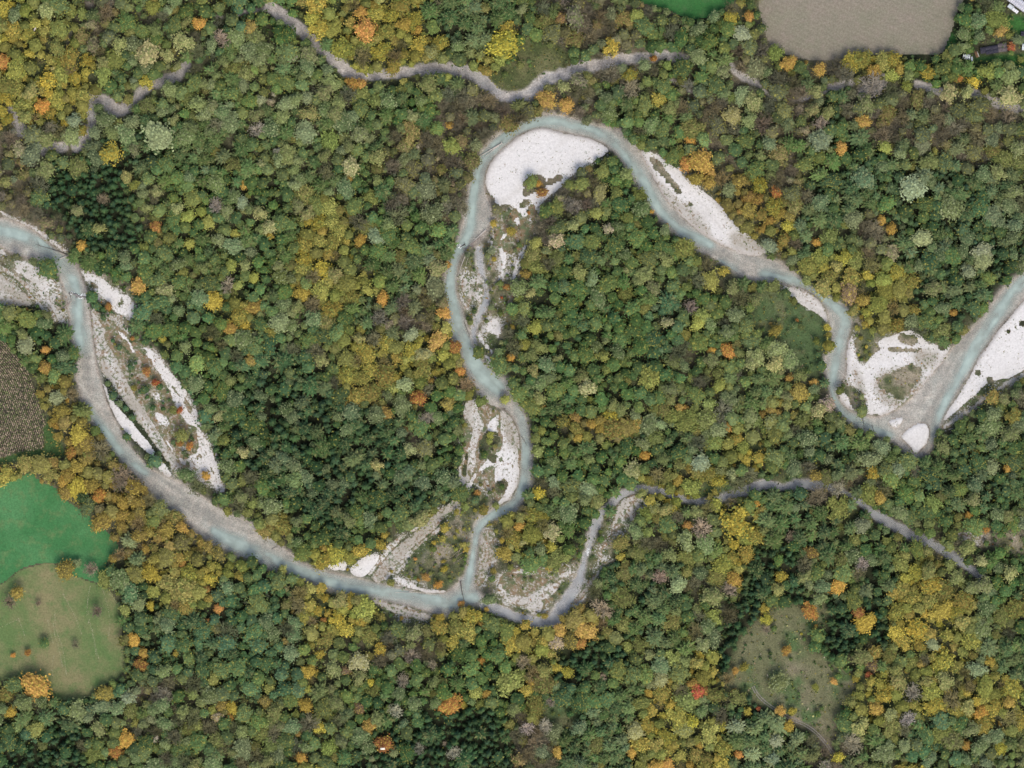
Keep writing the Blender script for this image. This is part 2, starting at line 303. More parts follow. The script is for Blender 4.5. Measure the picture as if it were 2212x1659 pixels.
# low vegetation that bites into the bars
BAR_VEG = [T(1,0,[(1175,1280),(1180,1190),(1220,1140),(1290,1135),(1330,1180),(1300,1230),(1240,1240)]),T(1,0,[(1320,1175),(1380,1155),(1440,1130),(1420,1165),(1350,1200)]),
 T(1,0,[(1150,1350),(1180,1300),(1260,1290),(1180,1340),(1120,1400)]),T(1,0,[(940,1230),(965,1250),(1000,1340),(985,1345),(950,1280)]),
 T(2,1,[(1250,780),(1350,775),(1450,705),(1540,715),(1565,760),(1490,840),(1420,940),(1370,890),(1270,850)]),T(2,1,[(1310,590),(1420,600),(1620,600),(1500,625),(1330,620)]),
 T(2,1,[(1380,520),(1440,500),(1530,530),(1520,570),(1420,580)]),T(2,1,[(1600,590),(1750,575),(1700,610)]),
 T(2,1,[(1030,835),(1100,865),(1190,935),(1165,1005),(1110,1000),(1085,905)]),T(2,1,[(1110,520),(1200,520),(1260,600),(1210,650),(1130,690)]),
 *strip(T(2,1,[(2060,530),(2110,500),(2160,460),(2250,410)]),[3,6,7,6]),T(2,1,[(1870,745),(1930,740),(1930,780),(1880,770)]),T(2,1,[(1980,790),(2010,770),(2010,820),(1980,830)]),
 T(0,1,[(560,140),(640,180),(680,200),(650,230),(600,180)])[:0] or T(0,1,[(590,165),(640,185),(650,215),(610,205)]),
 T(1,1,[(905,1150),(1000,1145),(1040,1190),(960,1270),(920,1330),(890,1330),(905,1230)]),T(1,1,[(950,1280),(1010,1290),(1000,1340),(950,1320)]),T(1,1,[(990,1470),(1080,1460),(1060,1530),(1000,1530)]),
 *strip(T(1,1,[(850,1180),(800,1320),(790,1460)]),[2,5,4]),
 *strip(T(0,1,[(660,790),(760,960),(900,1120),(1000,1240),(1120,1380)]),[3,4,5,5,4]),
 T(1,0,[(1990,1000),(2040,1030),(2130,1140),(2230,1260),(2200,1270),(2090,1150),(2010,1060)]), *strip(T(2,0,[(10,1290),(90,1360),(190,1450)]),[3,4,2]),
]
FIELD_T = T(2,0,[(480,-396),(485,0),(500,100),(530,220),(570,310),(650,350),(750,385),(870,395),(1000,390),(1100,372),(1250,357),(1400,355),(1550,352),(1680,362),(1715,290),(1760,170),(1785,60),(1830,0),(1980,-396)])
MAIZE = T(0,1,[(-396,200),(-100,440),(0,510),(70,590),(150,680),(205,780),(245,900),(290,1010),(310,1080),(270,1130),(300,1240),(180,1258),(100,1275),(0,1310),(-396,1420)])
MEADOW = T(0,1,[(-396,1500),(0,1475),(150,1420),(200,1390),(260,1460),(360,1490),(420,1580),(520,1640)])+T(0,2,[(570,0),(600,60),(680,110),(760,190),(785,270),(700,300),(680,400),(680,480),(560,440),(430,400),(360,320),(200,345),(100,390),(0,490),(-396,560)])
DRY = T(0,2,[(-396,540),(0,480),(100,385),(200,340),(340,310),(430,380),(560,430),(690,480),(760,560),(790,700),(800,900),(830,1020),(740,1100),(640,1130),(600,1200),(460,1235),(330,1200),(300,1100),(140,1080),(0,1100),(-396,1120)])
GRASS_N = T(1,0,[(1850,-396),(1880,0),(1960,30),(2100,60),(2212,110)])+T(2,0,[(0,120),(80,130),(180,115),(260,60),(330,30),(350,0),(350,-396)])
MARGIN_G = T(0,1,[(300,1010),(330,1100),(400,1220),(440,1310),(300,1300),(100,1330),(0,1360),(-396,1460),(-396,1400),(0,1305),(100,1270),(290,1240),(260,1130)])
LAWNS = [T(2,0,[(2080,100),(2212,100),(2450,150),(2300,330),(2150,190),(2060,220)]),T(2,0,[(1990,10),(2030,60),(2010,130),(1980,60)]),T(2,0,[(1880,400),(2050,400),(2212,450),(2400,420),(2400,380),(2100,340),(1880,380)]),T(2,0,[(1700,280),(1740,200),(1790,250),(1740,330),(1690,360)])]
CLEAR_OLIVE = [T(1,0,[(1140,230),(1330,240),(1450,320),(1540,410),(1300,520),(1130,600),(1050,610),(980,540),(960,460),(1050,430),(1130,370)])]
CLEAR_GREEN = [T(2,1,[(510,190),(620,230),(740,320),(850,370),(930,440),(960,540),(900,640),(890,750),(790,790),(700,700),(620,560),(500,490),(440,440),(470,330)]),T(1,2,[(1280,1230),(1420,1200),(1560,1290),(1520,1400),(1400,1420),(1290,1340)]),T(2,1,[(570,1430),(760,1400),(760,1500),(600,1500)]),T(2,1,[(60,1490),(300,1480),(400,1490),(250,1550),(60,1550)])]
CLEAR_SCRUB = [T(2,2,[(1090,700),(1040,900),(860,980),(760,940)])[:0]+T(2,2,[(480,700),(620,590),(780,620),(880,580),(960,600),(940,690),(880,780),(820,900),(930,940),(1080,1020),(1120,1180),(1040,1300),(990,1500),(900,1440),(700,1350),(480,1220),(270,1150),(330,900),(400,780)])]
LANE = strip(T(2,2,[(1090,-30),(1040,180),(990,330),(930,480),(900,590)]),[18,16,16,18,16])
SCRUB_ISLES = [T(1,2,[(320,400),(430,240),(560,160),(700,90),(830,60),(845,200),(820,330),(760,450),(650,500),(500,470),(420,430)]),
 T(0,1,[(640,330),(780,380),(900,450),(1100,720),(1200,840),(1280,980),(1390,1240),(1470,1560),(1300,1490),(1150,1330),(1060,1190),(950,1000),(800,760),(720,560)]),T(0,1,[(520,60),(680,100),(860,200),(900,300),(900,440),(640,310),(560,200)]),
 T(0,1,[(0,-10),(150,20),(400,150),(440,330),(450,470),(360,420),(240,320),(100,180),(-396,0)]),
 T(1,1,[(740,130),(790,0),(880,-60),(1200,-60),(1150,170),(1080,420),(1000,640),(1000,760),(900,620),(840,500),(780,300)]),
 T(1,0,[(1000,1350),(1180,1300),(1330,1290),(1280,1400),(1200,1659),(880,1659),(960,1500)]),
 T(1,1,[(770,1500),(880,1440),(990,1400),(1010,1620),(900,1659),(740,1659)])+T(1,2,[(700,0),(850,100),(700,100),(560,160)])[:0],
 T(1,2,[(700,-60),(920,-30),(850,80),(720,90),(660,60)]),
 T(1,2,[(860,100),(1020,60),(1060,200),(1000,400),(940,540),(860,500)]),T(1,2,[(940,560),(980,420),(1090,370),(1310,370),(1480,330),(1590,120),(1640,120),(1590,330),(1480,500),(1340,680),(1140,660)]),
 T(1,2,[(1640,120),(1750,0),(1900,-60),(2000,0),(1880,100),(1760,260),(1600,560),(1470,700),(1520,480)]),
 T(1,2,[(130,560),(330,580),(620,670),(590,740),(400,740),(250,660)]),
 T(2,1,[(1090,320),(1250,500),(1500,480),(1700,560),(1560,950),(1200,1040),(1000,900),(1080,700)]),
 T(2,1,[(1680,1100),(1850,900),(2000,780),(2212,700),(2650,400),(2650,600),(2212,800),(1980,930),(1800,1060)]),
 T(2,0,[(60,1230),(200,1290),(420,1500),(560,1640),(420,1620),(200,1400)]),T(1,0,[(1920,950),(2100,1020),(2212,1100),(2230,1270),(2010,1070)]),
 T(2,2,[(1750,120),(2050,120),(2350,100),(2350,330),(2050,260),(1800,210)])]

# thalweg: where the river runs deep and turquoise
DEEP = [(T(0,0,[(-200,1440),(0,1490),(180,1540),(300,1600)])+T(0,1,[(400,40),(450,110),(500,220),(500,400),(510,480),(535,560),(540,640)]),[24,26,22,22,24,24,20,20,24,24,14]),
 (T(0,1,[(560,960),(620,1070),(700,1170),(760,1260),(850,1340),(960,1410)]),[10,14,18,22,20,14]),
 (T(0,2,[(1370,110),(1450,160),(1600,235),(1750,310),(1900,380),(2100,440)])+T(1,2,[(0,480),(100,485),(250,505),(400,535),(560,565),(700,585),(790,570),(880,540)]),[12,24,30,28,24,26,28,26,22,20,20,26,30,22]),
 (T(1,2,[(810,520),(820,430),(850,300),(862,150),(900,80),(1000,20)])+T(1,1,[(1110,1610),(1175,1510),(1195,1350),(1195,1200),(1175,1070),(1140,970)]),[18,16,14,13,16,18,18,16,15,15,12,10]),
 (T(1,1,[(1040,880),(980,840),(900,750),(840,660),(790,560),(750,450),(725,330),(700,220),(705,120),(740,20)])+T(1,0,[(800,1570),(850,1440),(850,1300),(865,1200),(880,1110),(920,1030),(1000,930),(1100,850),(1250,790),(1400,775),(1550,820),(1680,860),(1790,930),(1850,1020),(1910,1100),(1960,1180),(2010,1280),(2070,1370),(2150,1460),(2212,1510)])+T(2,0,[(100,1545),(200,1600)]),
   [30,34,32,28,26,24,22,22,20,20,22,16,18,26,26,24,22,20,16,16,16,16,16,20,20,20,20,20,20,18,18,18]),
 (T(2,1,[(240,30),(350,95)]),[14,8]),
 (T(2,1,[(500,110),(600,120),(740,165),(860,220),(950,290),(1040,370),(1060,440),(1020,540),(1000,640),(985,760),(965,850),(985,950),(1060,1040),(1170,1100),(1290,1145),(1370,1170)]),[10,16,16,16,18,22,22,20,16,14,14,18,18,14,12,10]),
 (T(2,1,[(2650,-120),(2212,150),(2120,260),(2010,420),(1920,560),(1850,680),(1780,800),(1710,930),(1650,1060),(1610,1200)]),[18,20,20,22,22,20,16,14,12,8])]
CELLS = [
"ymbmmegy" "yyttmbbm" "gmmmmmgm",
"yymkmkkm" "yymygmbm" "mbmbyggm",
"yymkgkkk" "mgmbbbgm" "bmbskbyk",
"bmssttkm" "kbbbbggm" "bmbgskbm",
"bddkgggk" "gbbbbbgm" "ombstgsm",
"bbdmgkgy" "mgtbbegg" "ymsmbsgs",
"bggkkggy" "ytbmmekk" "mmmyygss",
"ggeeeykm" "tbymmgge" "gmmyymms",
"geeegeem" "yyommmke" "mkgsmmmm",
"yoeeesse" "omgmmkgm" "mkommmmm",
"oogesses" "sbgmmggs" "mymskkss",
"yobmmmgs" "dssmmkgy" "ymsbmggk",
"mmooomog" "gmyyygkm" "kyttgmmg",
"mmmsoyey" "ymmmmmtt" "mydmsymg",
"mmmsmmey" "ymymyott" "mdggdyym",
"yemekeem" "mbggydmk" "ydggmmyt",
"msebmoey" "medgyety" "msggykyk",
"edmomeyy" "sdddbsty" "yttbkygk"]

# stands whose outline can be read off the photograph
STANDS = [
 ('y', T(0,0,[(0,100),(560,100),(430,500),(410,850),(180,850),(150,600),(0,650)])), ('y', T(0,0,[(2000,1280),(2300,1250),(2300,1750),(1900,1659)])), ('y', T(1,0,[(0,180),(500,250),(720,380),(500,430),(0,460)])),
 ('d', T(0,0,[(250,1080),(720,1060),(740,1300),(620,1400),(620,1659),(520,1659),(450,1450),(230,1300)])), ('h', T(0,1,[(1560,760),(2300,740),(2300,1750),(1800,1600),(1480,1150)])), ('h', T(1,1,[(0,860),(230,1000),(420,1180),(560,1400),(480,1659),(0,1659)])),
 ('h', T(0,2,[(1950,0),(2300,0),(2300,200),(2100,170)])), ('g', T(0,1,[(950,380),(1300,420),(1600,760),(1500,1100),(1400,1150),(1230,800),(1000,500)])), ('y', T(0,1,[(1850,0),(2300,0),(2300,420),(1950,330)])), ('y', T(1,1,[(0,560),(280,560),(560,470),(740,560),(780,800),(300,760)])),
 ('o', T(0,1,[(240,800),(420,740),(480,760),(560,1100),(720,1280),(900,1450),(1060,1659),(600,1659),(440,1320),(330,1040)])), ('o', T(0,2,[(600,0),(1050,0),(1250,300),(900,500),(790,260)])), ('m', T(0,2,[(1500,1300),(1900,1200),(2200,1700),(500,1700),(600,1350),(1000,1200)])), ('y', T(0,2,[(940,400),(1400,330),(1400,600),(1050,660)])), ('g', T(1,2,[(0,1050),(600,950),(1300,1100),(1350,1300),(560,1290),(0,1400)])),
 ('e', T(0,2,[(1380,380),(1900,500),(1950,900),(1650,1250),(1300,1150),(1000,900),(1050,680),(1400,600)])), ('d', T(0,2,[(-60,1480),(380,1540),(400,1750),(-60,1750)])), ('m', T(0,2,[(1850,1200),(2300,1100),(2300,1700),(1300,1700),(1350,1500)])),
 ('d', T(1,2,[(620,1290),(1150,1310),(1100,1750),(560,1700)])), ('d', T(1,2,[(1440,820),(1900,840),(1840,1080),(1480,950)])), ('t', T(1,2,[(1730,330),(2140,480),(2170,850),(1900,900),(1690,650)])), ('t', T(1,2,[(1420,1380),(1900,1420),(1860,1750),(1340,1750)])),
 ('g', T(1,1,[(1180,60),(2000,60),(2000,600),(1800,1000),(1400,1300),(1250,1200),(1180,900)])), ('g', T(1,1,[(1260,1180),(1850,1250),(1750,1480),(1280,1480)])), ('o', T(1,1,[(1400,1040),(2000,1040),(1950,1180),(1450,1220)])),
 ('d', T(2,2,[(450,180),(600,190),(620,330),(550,560),(440,800),(350,1060),(185,1060),(205,850),(300,650),(410,450)])), ('d', T(2,2,[(870,560),(1140,600),(1150,900),(1000,960),(850,820)])), ('t', T(2,2,[(290,1330),(800,1430),(800,1750),(300,1750)])),
 ('y', T(2,2,[(1320,480),(1640,470),(1880,620),(1640,900),(1350,920)])), ('t', T(2,2,[(480,0),(1300,0),(1250,180),(950,230),(700,130)])), ('y', T(2,2,[(1050,1050),(1800,950),(2250,1100),(2250,1500),(1700,1300),(1100,1400)])), ('e', T(2,2,[(1450,1300),(1900,1350),(1950,1659),(1400,1700)])),
 ('s', T(2,1,[(1650,1250),(2300,1000),(2300,1650),(1700,1659),(1400,1400)])), ('s', T(2,1,[(1450,0),(2050,0),(1950,350),(1750,420),(1500,300)])), ('k', T(2,1,[(380,560),(700,600),(980,950),(940,1050),(500,900)])), ('o', T(2,0,[(0,980),(220,1050),(700,1250),(760,1659),(560,1659),(330,1400),(180,1240),(0,1130)])),
 ('y', T(2,1,[(800,0),(1440,0),(1450,350),(1380,480),(1150,400),(900,180)])), ('b', T(1,0,[(600,600),(1500,660),(1450,720),(1200,760),(900,900),(820,1250),(760,1500),(520,1500),(560,1000)])), ('k', T(0,0,[(1250,400),(2212,350),(2212,900),(1700,1000),(1150,800)])),
 ('b', T(2,0,[(1000,700),(1700,600),(2212,700),(2212,950),(1600,1000),(1100,900)])), ('s', T(2,0,[(1250,1080),(2212,1050),(2212,1659),(1500,1659),(1150,1300)]))]
# ------------------------------------------------------------------ rasters from the plan
ISLES = [BARS[6][1], BARS[7][1]]
R_river = fill([poly(p) for p in RIVER])
R_isle = fill([poly(p) for g in ISLES for p in g])
R_river = R_river * (1 - R_isle)
R_side = fill([q for s in SIDE for q in s]); R_sc = fill(STREAM_C); R_sd = fill([q for s in STREAM_D for q in s]); R_se = fill([q for s in STREAM_E for q in s])
bar_cov = []
for lab, polys, wh, rag in BARS:
    bar_cov.append(fill([chaikin(p, 1) if len(p) != 4 or np.ptp(np.asarray(p)[:, 0]) + np.ptp(np.asarray(p)[:, 1]) > 60 else p for p in polys]))
R_bar = np.maximum.reduce(bar_cov)
R_solid = np.maximum.reduce([c_ for c_, b_ in zip(bar_cov, BARS) if b_[2] > .4]); R_silt = np.clip(np.maximum.reduce([c_ for c_, b_ in zip(bar_cov, BARS) if b_[2] <= .4]) - R_solid, 0, 1)
R_dull = fill([poly(p) for p in DULL])
R_veg = fill([poly(p) if len(p) > 4 else p for p in BAR_VEG])
R_tilled = fill([chaikin(FIELD_T, 1)]); R_maize = fill([poly(MAIZE)]); R_meadow = fill([poly(MEADOW)]); R_dry = fill([poly(DRY)])
R_gn = fill([poly(GRASS_N)]); R_mg = fill([poly(MARGIN_G)]); R_lawn = fill([poly(p) for p in LAWNS])
R_olive = fill([poly(p) for p in CLEAR_OLIVE]); R_green = fill([poly(p) for p in CLEAR_GREEN]); R_scrub = fill([poly(p) for p in CLEAR_SCRUB]); R_scrub = sstep(blur(R_scrub, 7) + (fbm(30, 401, 3) - .5) * .9, .42, .55)
R_lane = fill(LANE); R_track = fill([q for s in TRACK for q in s]); R_path = fill([q for s in PATHS for q in s])
R_isles = fill([poly(p) for p in SCRUB_ISLES])
R_deep = np.zeros((NY, NX), np.float32)
for pts, w in DEEP:
    wv = np.asarray(w, float)
    a_ = .52 * blur(fill(strip(pts, wv * 1.15)), 3) + .48 * blur(fill(strip(pts, wv * .42)), 3)
    c_ = chaikin(pts, 2, False); d_ = np.gradient(c_, axis=0); d_ /= np.linalg.norm(d_, axis=1)[:, None] + 1e-9
    for k_, (o_, i_) in enumerate(((.75, .35), (-.8, .28))):
        off = np.interp(np.linspace(0, 1, len(c_)), np.linspace(0, 1, len(wv)), wv) * o_ * (.6 + .5 * np.sin(np.arange(len(c_)) * .35 + k_ * 2))
        p_ = c_ + np.stack([-d_[:, 1], d_[:, 0]], 1) * off[:, None]
        a_ = np.maximum(a_, i_ * blur(fill(strip(p_[::3], 4.5)), 1))
    R_deep = np.maximum(R_deep, a_)
PXg, PYg = np.meshgrid(gx, gy)
Xg, Yg = (PXg - CX) * S, (CY - PYg) * S
N1, N2, N3, N4 = fbm(70, 1), fbm(25, 21, 3), fbm(300, 41), fbm(11, 61, 2)
N5, N6 = fbm(45, 81), fbm(160, 91)

# currents: how far along and across the nearest thread of the river each point lies
SB = np.full_like(N1, .5)
cs, ct, cn_, cl = [], [], [], []
acc = 0
for pts, w in DEEP:
    c_ = chaikin(pts, 2, False); L_ = np.concatenate([[0], np.cumsum(np.linalg.norm(np.diff(c_, axis=0), axis=1))]); t_ = np.arange(0, L_[-1], 5.0)
    q_ = np.stack([np.interp(t_, L_, c_[:, 0]), np.interp(t_, L_, c_[:, 1])], 1); d_ = np.gradient(q_, axis=0); d_ /= np.linalg.norm(d_, axis=1)[:, None] + 1e-9
    cs.append(q_); ct.append(np.stack([-d_[:, 1], d_[:, 0]], 1)); cl.append(t_ + acc); acc += 3000
cs, ct, cl = np.concatenate(cs), np.concatenate(ct), np.concatenate(cl)
ri, rj = np.nonzero(blur(R_river, 6) > .02)
for k0 in range(0, len(ri), 6000):
    i_, j_ = ri[k0:k0 + 6000], rj[k0:k0 + 6000]
    dx = gx[j_][:, None] - cs[:, 0]; dy = gy[i_][:, None] - cs[:, 1]
    n_ = (dx * dx + dy * dy).argmin(1); r_ = np.arange(len(i_))
    ac = dx[r_, n_] * ct[n_, 0] + dy[r_, n_] * ct[n_, 1]; al = cl[n_]
    SB[i_, j_] = .55 * lattice(al / 55, ac / 7.5 + .4 * np.sin(al / 37), 5) + .45 * lattice(al / 24, ac / 4.0, 6)
SB = blur(SB, 1)
# ---- ground relief: gentle undulation, river and stream channels cut into it
wr = blur(R_river, 2)
wr_soft = blur(R_river, 9)
ws = np.clip(blur(np.maximum(R_side, R_sc), 2), 0, 1)
wd = np.clip(blur(np.maximum(R_sd, R_se), 2), 0, 1)
WATER_Z, STREAM_Z = -0.55, -0.55
flat = np.clip(blur(np.maximum.reduce([R_river, R_side, R_sc, R_bar]), 8) * 1.6, 0, 1)
zg = (N1 - .5) * .9 * (1 - flat) + (N2 - .5) * .25 * (1 - .6 * flat) + .15
R_deep = np.clip(R_deep * (.45 + 1.0 * sstep(.3 * N2 + .7 * SB, .3, .65)) + .10 * sstep(SB, .6, .8) * wr_soft, 0, 1)
depth = .10 + .08 * wr_soft + .80 * R_deep
edge = sstep(wr, .15, .85)
zg = zg * (1 - edge) + (WATER_Z - depth + (N4 - .5) * .12) * edge
ws = np.clip(ws + (N4 - .5) * .7 * (ws > .03), 0, 1); wd = np.clip(wd + (.5 * N4 + .5 * N2 - .5) * 1.1 * (wd > .03), 0, 1)
e2 = sstep(ws, .15, .8) * (1 - edge)
zg = zg * (1 - e2) + (WATER_Z - .22 - .25 * (N2 - .5)) * e2
e3 = sstep(wd, .15, .8) * (1 - edge)
zg = zg * (1 - e3) + (WATER_Z - .02 + .35 * (N2 - .5)) * e3

def lerp(a, b, t):
    t = t[..., None] if np.ndim(t) else t
    return a * (1 - t) + np.asarray(b, np.float32) * t
def mixcol(c0, c1, t): return lerp(np.broadcast_to(np.asarray(c0, np.float32), t.shape + (3,)), c1, t)

# codes of the woods, blended between cells
cell = 2212 / 24
codes = np.array([list(r) for r in CELLS])
CODE = codes[np.clip(((PYg + (N5 - .5) * 110) / cell).astype(int), 0, 17), np.clip(((PXg + (N1 - .5) * 110) / cell).astype(int), 0, 23)]
for c_, p_ in STANDS:
    CODE = np.where(fill([poly(p_)]) + (N2 - .5) * .2 > .5, c_, CODE)
def field_of(tab, n=16): 
    out = np.zeros((NY, NX), np.float32)
    for k_, v_ in tab.items(): out += v_ * (CODE == k_)
    return blur(out, n)
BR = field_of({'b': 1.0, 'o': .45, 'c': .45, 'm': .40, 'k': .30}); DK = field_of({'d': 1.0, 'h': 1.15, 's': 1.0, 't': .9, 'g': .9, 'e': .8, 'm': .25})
REG = {'h': (.034,.068,.030), 'y': (.240,.215,.042), 'm': (.088,.130,.044), 'g': (.060,.115,.034), 'd': (.026,.060,.026), 's': (.048,.085,.040), 'k': (.105,.150,.052), 'b': (.120,.112,.062),
       't': (.064,.108,.040), 'e': (.058,.118,.050), 'o': (.225,.172,.044), 'c': (.155,.155,.085)}
TINT = np.stack([field_of({k_: v_[c_] for k_, v_ in REG.items()}, 8) for c_ in range(3)], -1)
TINT = TINT * (.82 + .36 * fbm(120, 301))[..., None]
TINT = TINT * np.stack([.86 + .28 * fbm(90, 311), np.ones_like(zg), .9 + .2 * fbm(90, 321)], -1)

BED = np.array([.370, .322, .275], np.float32)
col = mixcol((.052, .068, .028), (.150, .128, .086), np.clip(BR * .8 + (N5 - .5) * .9 + .12, 0, 1))
col = lerp(col, (.065, .095, .040), sstep(N2, .5, .8) * .7 * (1 - .6 * BR))
grassy = mixcol((.065, .085, .035), (.125, .125, .065), sstep(N5, .3, .75))
col = col * (1 - .64 * np.clip(DK, 0, 1.1)[..., None] * (1 - .7 * BR[..., None]))  # shade of the gaps in the dark stands, painted into the floor colour
isl = blur(R_isles, 2)
scrubcol = lerp(lerp(grassy, (.26, .225, .165), sstep(.4 * N6 + .6 * N2, .40, .60) * .85), (.03, .045, .018), sstep(N4, .55, .8) * .6)
col = lerp(col, scrubcol, isl)
col = lerp(col, mixcol((.062, .080, .028), (.125, .125, .055), sstep(N5, .35, .7)), blur(R_olive, 4))
col = lerp(col, mixcol((.065, .105, .040), (.13, .135, .065), sstep(N5, .35, .75)), blur(R_green, 4))
c_scr = lerp(mixcol((.125, .130, .065), (.225, .190, .135), sstep(N6, .35, .65)), (.075, .12, .045), sstep(N5, .5, .75))
col = lerp(col, c_scr, blur(R_scrub, 5))
col = lerp(col, (.105, .115, .045), blur(R_lane, 2) * .9)
col = lerp(col, (.035, .115, .025), blur(R_lawn, 2))
col = lerp(col, (.05, .10, .03), blur(R_mg, 1) * (1 - R_maize))
col = lerp(col, (.22, .20, .17), np.clip(blur(R_path, 1) * 1.5, 0, 1) * .8)
bank = np.clip(blur(R_river, 5) * 2, 0, 1)
col = lerp(col, (.36, .335, .29), bank * (1 - edge) * .85 * sstep(.6 * N2 + .4 * N4, .3, .55))
bedc = lerp(mixcol(BED * .72, BED * 1.22, sstep(.7 * SB + .3 * N5, .3, .7)), (.40, .40, .35), sstep(N2, .5, .75) * .3)
stone = lerp(bedc, (.26, .33, .29), R_deep * .5)
col = lerp(col, stone, edge)
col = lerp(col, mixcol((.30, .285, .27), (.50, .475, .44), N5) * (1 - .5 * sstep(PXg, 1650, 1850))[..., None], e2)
col = lerp(col, mixcol((.20, .19, .18), (.44, .41, .375), np.clip(N6 * 1.5 - .2 + (PXg > 700) * .25, 0, 1)), np.clip(e3 * 1.3, 0, 1) * .95)

# ------------------------------------------------------------------ materials
def new_mat(name):
    m = bpy.data.materials.new(name); m.use_nodes = True
    nt = m.node_tree; b = nt.nodes['Principled BSDF']
    b.inputs['Roughness'].default_value = .85
    b.inputs['Specular IOR Level'].default_value = .2
    return m, nt, b
def node(nt, t, **kw):
    n = nt.nodes.new(t)
    for k, v in kw.items(): setattr(n, k, v)
    return n
def noise(nt, scale, detail=3, rough=.6, vec=None):
    n = node(nt, 'ShaderNodeTexNoise'); n.inputs['Scale'].default_value = scale
    n.inputs['Detail'].default_value = detail; n.inputs['Roughness'].default_value = rough
    if vec is not None: nt.links.new(vec, n.inputs['Vector'])
    return n.outputs[0]
def ramp(nt, src, lo, hi, a=0.0, b=1.0):
    n = node(nt, 'ShaderNodeMapRange'); nt.links.new(src, n.inputs[0])
    for i, v in zip((1, 2, 3, 4), (lo, hi, a, b)): n.inputs[i].default_value = v
    return n.outputs[0]
def vmath(nt, op, a, b=None, scale=None):
    n = node(nt, 'ShaderNodeVectorMath', operation=op); nt.links.new(a, n.inputs[0])
    if b is not None:
        if hasattr(b, 'links') or hasattr(b, 'is_linked'): nt.links.new(b, n.inputs[1])
        else: n.inputs[1].default_value = b
    if scale is not None:
        if hasattr(scale, 'is_linked'): nt.links.new(scale, n.inputs['Scale'])
        else: n.inputs['Scale'].default_value = scale
    return n.outputs[0]
def mixc(nt, fac, a, b):
    n = node(nt, 'ShaderNodeMix', data_type='RGBA')
    if hasattr(fac, 'is_linked'): nt.links.new(fac, n.inputs[0])
    else: n.inputs[0].default_value = fac
    for i, v in ((6, a), (7, b)):
        if hasattr(v, 'is_linked'): nt.links.new(v, n.inputs[i])
        else: n.inputs[i].default_value = (*v, 1)
    return n.outputs[2]
def geo_pos(nt): return node(nt, 'ShaderNodeNewGeometry').outputs['Position']
def bump(nt, b, h, strength, dist):
    n = node(nt, 'ShaderNodeBump'); n.inputs['Strength'].default_value = strength; n.inputs['Distance'].default_value = dist
    nt.links.new(h, n.inputs['Height']); nt.links.new(n.outputs[0], b.inputs['Normal'])

def soil_material():
    m, nt, b = new_mat('ground_soil')
    at = node(nt, 'ShaderNodeAttribute', attribute_name='col')
    pos = geo_pos(nt)
    n1 = noise(nt, 1.1, 4, .7, pos); n2 = noise(nt, .25, 3, .6, pos)
    f = ramp(nt, n1, .3, .7, .55, 1.45); g = ramp(nt, n2, .3, .7, .8, 1.2)
    c = vmath(nt, 'SCALE', at.outputs['Color'], scale=f)
    c = vmath(nt, 'SCALE', c, scale=g)
    gr = node(nt, 'ShaderNodeAttribute', attribute_name='grav')
    s = node(nt, 'ShaderNodeMath', operation='ADD'); nt.links.new(noise(nt, .8, 3, .7, pos), s.inputs[0]); nt.links.new(gr.outputs['Fac'], s.inputs[1])
    c = mixc(nt, ramp(nt, s.outputs[0], .72, .84), c, (.45, .44, .405))
    nt.links.new(c, b.inputs['Base Color'])
    bump(nt, b, n1, .6, .4)
    return m
def gravel_material():
    m, nt, b = new_mat('river_gravel')
    at = node(nt, 'ShaderNodeAttribute', attribute_name='col')
    w = node(nt, 'ShaderNodeAttribute', attribute_name='weed')
    pos = geo_pos(nt)
    n1 = noise(nt, .8, 4, .8, pos)
    vo = node(nt, 'ShaderNodeTexVoronoi'); vo.inputs['Scale'].default_value = 1.3; nt.links.new(pos, vo.inputs['Vector'])
    f = ramp(nt, n1, .3, .7, .80, 1.12)
    c = vmath(nt, 'SCALE', at.outputs['Color'], scale=f)
    # loose dark cobbles, driftwood bits and weeds between the pebbles
    sp = noise(nt, .55, 3, .7, pos)
    s = node(nt, 'ShaderNodeMath', operation='ADD'); nt.links.new(sp, s.inputs[0]); nt.links.new(w.outputs['Fac'], s.inputs[1])
    spot = ramp(nt, s.outputs[0], .63, .76, 0, .9)
    wc = mixc(nt, ramp(nt, noise(nt, .16, 3, .6, pos), .40, .60), (.085, .115, .045), (.20, .135, .075))
    c = mixc(nt, spot, c, wc)
    nt.links.new(c, b.inputs['Base Color'])
    bump(nt, b, n1, .3, .2)
    return m
def grass_material(name, c1, c2, c3, row=None):
    m, nt, b = new_mat(name)
    pos = geo_pos(nt)
    n0 = noise(nt, .035, 4, .6, pos); n1 = noise(nt, .9, 4, .75, pos); n2 = noise(nt, .15, 4, .65, pos)
    c = mixc(nt, ramp(nt, n0, .38, .62), c1, c2)
    c = mixc(nt, ramp(nt, n2, .5, .72, 0, .8), c, c3)
    c = vmath(nt, 'SCALE', c, scale=ramp(nt, n1, .3, .7, .72, 1.28))
    if row:
        sep = node(nt, 'ShaderNodeVectorMath', operation='DOT_PRODUCT'); nt.links.new(pos, sep.inputs[0])
        sep.inputs[1].default_value = (math.sin(row[0]), math.cos(row[0]), 0)
        mu = node(nt, 'ShaderNodeMath', operation='MULTIPLY'); nt.links.new(sep.outputs['Value'], mu.inputs[0]); mu.inputs[1].default_value = 2 * math.pi / row[1]
        sn = node(nt, 'ShaderNodeMath', operation='SINE'); nt.links.new(mu.outputs[0], sn.inputs[0])
        c = vmath(nt, 'SCALE', c, scale=ramp(nt, sn.outputs[0], -1, 1, 1 - row[2], 1 + row[2]))
    nt.links.new(c, b.inputs['Base Color'])
    bump(nt, b, n1, .5, .3)
    return m
M_soil = soil_material(); M_gravel = gravel_material()
